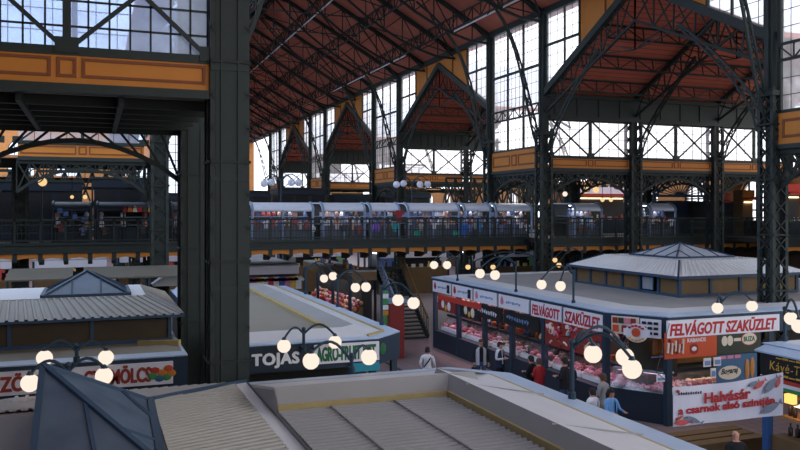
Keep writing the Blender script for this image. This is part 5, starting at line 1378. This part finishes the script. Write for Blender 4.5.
# stairs up to the gallery
st = thing('staircase', 'dark iron stairs under the gallery behind the middle lamps', 'staircase', (15.6, 41, 0))
xa, xb = 14.9, 16.3
def stp(f, dz=0): return 42.6+(38.5-42.6)*f, (DECK-1.75)*(1-f)+dz
MB().lohi((xa-.2, 42.5, DECK-1.85), (xb+.2, 44.5, DECK-1.75)).build('landing', M['iron'], st)
for x in (xa-.1, xb+.1):
    for y in (42.6, 44.4): MB().lohi((x-.06, y-.06, 0), (x+.06, y+.06, DECK-1.85)).build('post', M['iron'], st)
mb = MB()
for i in range(19):
    y, z = stp((i+.5)/19); mb.lohi((xa, y-.16, z-.05), (xb, y+.16, z))
mb.build('tread', M['iron2'], st)
for x in (xa, xb):
    y0, z0 = stp(0); y1, z1 = stp(1)
    MB().bar((x, y0, z0-.1), (x, y1, z1+.05), .08, .34).build('stringer', M['iron'], st)
    mb = MB().bar((x, y0, z0+1.0), (x, y1, z1+1.05), .07)
    for i in range(20):
        y, z = stp(i/19); mb.bar((x, y, z), (x, y, z+1.0), .03)
    mb.build('handrail', M['steel'] if x == xa else M['wall_brown'], st)
# small flag stand at the corner behind the middle roof
fx, fy = 12.4, 33.7
fg = thing('flag_stand', 'narrow stand with a green and yellow sign beside the dark stairs', 'stand', (fx, fy, 0))
MB().lohi((fx, fy, 0), (fx+.7, fy+.8, E(-4.1))).build('body', M['ham'], fg)
MB().lohi((fx-.1, fy-.1, E(-4.2)), (fx+.9, fy+.9, E(-4.05))).build('awning', M['steel'], fg)
MB().lohi((fx-.3, fy-.05, 0), (fx-.15, fy+.05, E(-3.6))).build('sign_post', M['green'], fg)
for i, m in enumerate(('ochre', 'white', 'green', 'white')): MB().lohi((fx-.35, fy-.1, E(-4.7+.25*i)), (fx-.1, fy-.05, E(-4.5+.25*i))).build('sign_panel', M[m], fg)
# floor strip and low steps in the aisle
S(MB().lohi((11.9, 16, .0), (12.05, 36, .012)).build('trim_floor', M['wall_dark']))
for i in range(3):
    o = MB().lohi((11.8+.5*i, 17.2+.45*i, 0), (17.5, 17.45+.45*i, .34)).lohi((11.8+.5*i, 17.15+.45*i, .34), (17.5, 17.5+.45*i, .4)).build('bench', M['wall_brown'])
    tag(o, 'low wooden bench board on the aisle floor behind the banner, %s from the viewer' % ORD[i], 'bench', 'benches behind the banner')

# notices and bunches above the corridor cases
rnd = random.Random(77)
for i, (ya, yb) in enumerate(sec):
    for j in range(3):
        y = ya-.3-(ya-yb-.5)*j/2.2; z = E(-4.55)+rnd.uniform(-.25, .2)
        o = MB().lohi((X5+.02, y-.16, z), (X5+.05, y+.02, z+.26)).build('price_notice', M['sign_white'] if j % 2 == 0 else M['cream'])
        MB().lohi((X5+.012, y-.13, z+.06), (X5+.02, y-.02, z+.2)).build('small_print', M['red_ink'] if rnd.random() < .4 else M['blue_ink'], o)
        tag(o, 'pale price notice hung at the front of the %s corridor meat case' % SW[i], 'notice', 'notices of the %s corridor case' % SW[i])
    for j in range(9):
        y = ya-.15-(ya-yb-.3)*j/8; z = 1.95+rnd.uniform(-.1, .1)
        c = rnd.choice([(190, 90, 84), (220, 170, 165), (150, 60, 54), (205, 150, 100), (110, 60, 46), (222, 210, 204), (60, 84, 130), (196, 110, 60)])
        o = MB().tube([(0, 0, 0), (0, 0, -.08), (0, 0, -.3), (0, 0, -.42)], [.02, .08, .1, .03], 7).build('hanging_ham', pal(c), None, True)
        o.location = (X5+.95+.12*(j % 2), y, z+.3); tag(o, 'ham or packet hanging in the front row above the %s corridor meat case' % SW[i], 'ham', 'front hanging row above the %s corridor case' % SW[i])
    MB().lohi((X5+.98, yb, 2.24), (X5+1.02, ya, 2.28)).build('hanging_rail', M['steel'], s5)
# ---------------------------------------------------------------- people
def person(loc, face, label, top, legs, hair, coat=None, arms='down', h=1.72, bald=False, walk=.12, extra=None):
    """one continuous body grown from a jointed skeleton; face = heading in plan (radians, 0 looks along -y)"""
    k = h/1.72
    R = thing('person', label, 'person', (0, 0, 0))
    V = [(0, 0, .93), (0, 0, 1.08), (0, .01, 1.25), (0, .01, 1.40), (0, 0, 1.48), (0, -.02, 1.55), (0, -.025, 1.63), (0, -.015, 1.69)]
    Rr = [(.15, .11), (.135, .10), (.16, .11), (.15, .10), (.06, .06), (.07, .085), (.078, .1), (.05, .065)]
    Ed = [(0, 1), (1, 2), (2, 3), (3, 4), (4, 5), (5, 6), (6, 7)]
    def add(p, r, e): V.append(p); Rr.append((r, r)); Ed.append((e, len(V)-1)); return len(V)-1
    hands = []
    for s in (-1, 1):
        a = add((s*.1, 0, .86), .1, 0); b = add((s*.1, -s*walk*.6-.02, .48), .07, a); c = add((s*.1, -s*walk*.2+.03+s*walk*.1, .10), .048, b)
        d = add((s*.1, -s*walk*.2-.12, .045), .04, c)
        a = add((s*.19, .01, 1.39), .062, 3)
        if arms == 'down': e, w = (s*.25, .03, 1.12), (s*.26, -.06, .88)
        elif arms == 'fold': e, w = (s*.26, .0, 1.12), (s*.10, -.22, 1.14)
        elif arms == 'reach': e, w = (s*.25, -.08, 1.14), (s*.2, -.32, 1.12)
        else: e, w = (s*.27, .04, 1.14), (s*.24, -.12, .95)
        b = add(e, .048, a); c = add(w, .036, b)
        dv = (V3(w)-V3(e)).normalized(); d = V3(w)+dv*.08; d = add(tuple(d), .038, c)
        hands.append((V3(w), dv, s))
    me = bpy.data.meshes.new('p'); me.from_pydata([V3(v)*k for v in V], Ed, []); ob = bpy.data.objects.new('p', me); COL.objects.link(ob)
    ob.modifiers.new('s', 'SKIN'); sub = ob.modifiers.new('u', 'SUBSURF'); sub.levels = 1
    if not me.skin_vertices: me.skin_vertices.new(name='s')
    for i, r in enumerate(Rr): me.skin_vertices[0].data[i].radius = (r[0]*k, r[1]*k); me.skin_vertices[0].data[i].use_root = (i == 0)
    m2 = bpy.data.meshes.new_from_object(ob.evaluated_get(bpy.context.evaluated_depsgraph_get()))
    bpy.data.objects.remove(ob)
    mb = MB(); mb.v = [tuple(v.co) for v in m2.vertices]; mb.f = [list(p.vertices) for p in m2.polygons]; mb.m = [0]*len(mb.f)
    for i, f in enumerate(mb.f):
        c = sum((V3(mb.v[q]) for q in f), V3())/len(f); z = c.z/k
        hand = any((c/k-(w+dv*.07)).length < .075 for w, dv, s in hands)
        if hand or z > 1.475: mb.m[i] = 0
        elif z > .9 or abs(c.x/k) > .2 and z > .8: mb.m[i] = 1
        elif z > .085: mb.m[i] = 2
        else: mb.m[i] = 3
    for w, dv, s in hands:                              # fingers and thumb grow from the palm
        sd = V3((1, 0, 0)) if abs(dv.x) < .7 else V3((0, 1, 0)); sd = (sd-dv*sd.dot(dv)).normalized(); cv = dv.cross(sd)
        for q, (o_, l_) in enumerate(((-.027, .065), (-.009, .075), (.009, .07), (.027, .055))):
            p0 = w+dv*.09+sd*o_; mb.tube([p0*k, (p0+dv*l_*.55+cv*.005)*k, (p0+dv*l_+cv*.02)*k], [.0095*k, .009*k, .007*k], 5, 0)
        p0 = w+dv*.04+sd*.03*s; mb.tube([p0*k, (p0+dv*.03+sd*.025*s)*k, (p0+dv*.06+sd*.03*s)*k], [.012*k, .0105*k, .008*k], 5, 0)
    mb.tube([V3((0, -.115, 1.635))*k, V3((0, -.14, 1.60))*k, V3((0, -.115, 1.592))*k], [.008*k, .016*k, .01*k], 6, 0)
    for s in (-1, 1): mb.ball(V3((s*.08, 0, 1.615))*k, .026*k, 0, 8, (.4, .8, 1.2))
    mb.tube([V3((-.025, -.112, 1.565))*k, V3((0, -.118, 1.562))*k, V3((.025, -.112, 1.565))*k], .006*k, 5, 4)
    body = mb.build('body', [M['skin'], top, legs, M['cloth_black'], M['cherry_lip']], R, True, True)
    for s in (-1, 1): MB().ball(V3((s*.033, -.108, 1.635))*k, .011*k, n=6).build('eye', M['black_ink'], R, True, True)
    if not bald:
        hb = MB(); n = 12; rows = []
        for i in range(6):
            t = PI/2*(1-i/5); rows.append([(V3((.094*math.cos(t)*math.sin(2*PI*j/n), .118*math.cos(t)*-math.cos(2*PI*j/n)+.0, 1.645+.105*math.sin(t)-(0 if i < 5 else (.1 if math.cos(2*PI*j/n) < .3 else 0))))*k) for j in range(n)])
        vs = [v for r in rows for v in r]
        hb.add(vs, [(i*n+j, (i+1)*n+j, (i+1)*n+(j+1) % n, i*n+(j+1) % n) for i in range(5) for j in range(n)])
        hb.build('hair', hair, R, True, True)
    if coat:
        mb = MB(); n = 14
        for a, b in ((1.44, .62),):
            prof = [(1.45, .13, .1), (1.38, .2, .125), (1.2, .2, .145), (1.0, .195, .15), (.8, .205, .165)]
            vs = []
            for z, rx, ry in prof:
                for j in range(n):
                    t = PI*.12+2*PI*.88*j/(n-1)*1.0; vs.append(V3((rx*math.sin(t), -ry*math.cos(t), z))*k)
            mb.add(vs, [(i*n+j, i*n+j+1, (i+1)*n+j+1, (i+1)*n+j) for i in range(len(prof)-1) for j in range(n-1)])
        mb.build('coat', coat, R, True, True)
    if extra: extra(R, k)
    R.location = loc; R.rotation_euler = (0, 0, face)
    return R
M['cherry_lip'] = mat('lips', (160, 92, 84), .5)
def strap(R, k):
    MB().tube([V3((-.17, .02, 1.44))*k, V3((-.06, .14, 1.25))*k, V3((.12, .14, 1.02))*k], .025*k, 6).build('bag_strap', M['cloth_black'], R, True, True)
    MB().tube([V3((-.17, .02, 1.44))*k, V3((-.06, -.13, 1.25))*k, V3((.12, -.14, 1.02))*k], .025*k, 6).build('bag_strap', M['cloth_black'], R, True, True)
def longhair(R, k): MB().tube([V3((0, .03, 1.68))*k, V3((0, .09, 1.55))*k, V3((0, .1, 1.38))*k], [.09*k, .1*k, .07*k], 8).build('long_hair', M['hair_d'], R, True, True)
def gp(px, D, floor=0): p = at_d(px, 210, D); return (p.x, p.y, floor)
C = lambda n: M['cloth_'+n]
person(gp(427.5, 29.0), 2.6, 'person in a white shirt with a dark strap across the back walking along the corridor', C('offwhite'), C('khaki'), M['hair_d'], None, 'carry', 1.72, extra=strap)
pA = gp(481, 30.4); person(pA, -.35, 'person in a pale open jacket over black carrying a dark bag in the corridor', C('black'), C('denim'), M['hair_b'], C('lightgrey'), 'down', 1.78)
hb = thing('handbag', 'dark bag carried by the person in the pale open jacket', 'bag', (pA[0]-.36, pA[1]-.1, .5))
MB().slab([(pA[0]-.36-.05, pA[1]-.34, .38), (pA[0]-.36-.05, pA[1]+.06, .38), (pA[0]-.36-.04, pA[1], .76), (pA[0]-.36-.04, pA[1]-.28, .76)], (.12, 0, 0)).build('pouch', C('black'), hb)
MB().tube([(pA[0]-.35, pA[1]-.26, .76), (pA[0]-.33, pA[1]-.14, .86), (pA[0]-.35, pA[1]-.02, .76)], .014, 6).build('handle', C('black'), hb)
person(gp(500, 30.0), .5, 'person in a white shirt and navy vest standing by the meat cases', C('offwhite'), C('black'), M['hair_d'], C('navy'), 'fold', 1.74)
person(gp(531, 27.4), 3.6, 'person in a dark jacket with an orange bag facing the cases beside the red coat', C('black'), C('rust'), M['hair_d'], C('black'), 'fold', 1.7)
person(gp(539, 27.0), 3.3, 'person in a dark red coat facing the meat cases', C('cherry'), C('navy'), M['hair_b'], C('cherry'), 'fold', 1.68)
person(gp(564.5, 26.2), 3.9, 'tall person in black standing before the large sausage picture', C('black'), C('denim'), M['hair_d'], C('black'), 'fold', 1.85)
person(gp(570, 26.6), 3.2, 'person in dark navy beside the tall person in black', C('navy'), C('black'), M['hair_d'], C('navy'), 'fold', 1.66)
person(gp(603, 24.0), 3.5, 'person in a grey sweater with back turned, before the lit corner case', C('grey'), C('khaki'), M['hair_b'], None, 'fold', 1.78)
person(gp(592.5, 22.6), 3.4, 'person in a white top with dark hair behind the leaning lamp', C('offwhite'), C('navy'), M['hair_d'], None, 'fold', 1.66)
person(gp(611, 22.4), .1, 'long-haired person in a blue jacket below the leaning lamp globes', C('sky'), C('denim'), M['hair_d'], C('sky'), 'reach', 1.68, extra=longhair)
person(gp(736, 18.0), 2.9, 'bald person in a dark jacket below the hanging banner', C('black'), C('black'), M['hair_d'], C('black'), 'down', 1.75, bald=True)
for i, (px, D, c1) in enumerate(((303, 47, 'navy'), (310, 49, 'black'))):
    person(gp(px, D), .3+i, 'tiny distant person in %s near the far stall, behind the middle roof' % c1, C(c1), C('denim'), M['hair_d'], None, 'down', 1.7)

# ---------------------------------------------------------------- light
w = bpy.data.worlds.new('daylight'); sc.world = w; w.use_nodes = True
n = w.node_tree.nodes; l = w.node_tree.links; n.clear()
out = n.new('ShaderNodeOutputWorld'); bg = n.new('ShaderNodeBackground')
tc = n.new('ShaderNodeTexCoord'); sp = n.new('ShaderNodeSeparateXYZ'); l.new(tc.outputs['Generated'], sp.inputs[0])
mr = n.new('ShaderNodeMapRange'); mr.inputs['From Min'].default_value = -.05; mr.inputs['From Max'].default_value = .32
l.new(sp.outputs['X'], mr.inputs['Value'])
no = n.new('ShaderNodeTexNoise'); no.inputs['Scale'].default_value = 5; no.inputs['Detail'].default_value = 6; l.new(tc.outputs['Generated'], no.inputs['Vector'])
ad = n.new('ShaderNodeMath'); ad.operation = 'MULTIPLY_ADD'; ad.inputs[1].default_value = .5; l.new(no.outputs['Fac'], ad.inputs[0])
sb_ = n.new('ShaderNodeMath'); sb_.operation = 'SUBTRACT'; sb_.inputs[1].default_value = .25
l.new(mr.outputs['Result'], sb_.inputs[0]); l.new(sb_.outputs[0], ad.inputs[2])
mx = n.new('ShaderNodeMix'); mx.data_type = 'RGBA'; mx.clamp_factor = True
mx.inputs['A'].default_value = (.60, .74, 1.0, 1); mx.inputs['B'].default_value = (1.0, 1.0, 1.03, 1)
l.new(ad.outputs[0], mx.inputs['Factor'])
up = n.new('ShaderNodeMapRange'); up.inputs['From Min'].default_value = -.12; up.inputs['From Max'].default_value = .0
up.inputs['To Min'].default_value = .45; l.new(sp.outputs['Z'], up.inputs['Value'])
m3 = n.new('ShaderNodeMix'); m3.data_type = 'RGBA'; m3.blend_type = 'MULTIPLY'; m3.inputs['Factor'].default_value = 1
l.new(mx.outputs['Result'], m3.inputs['A']); l.new(up.outputs['Result'], m3.inputs['B'])
l.new(m3.outputs['Result'], bg.inputs[0]); bg.inputs[1].default_value = 1.7
l.new(bg.outputs[0], out.inputs[0])
sc.view_settings.view_transform = 'Standard'; sc.view_settings.look = 'None'; sc.view_settings.gamma = 1; sc.view_settings.use_curve_mapping = False
sc.view_settings.exposure = 0.5
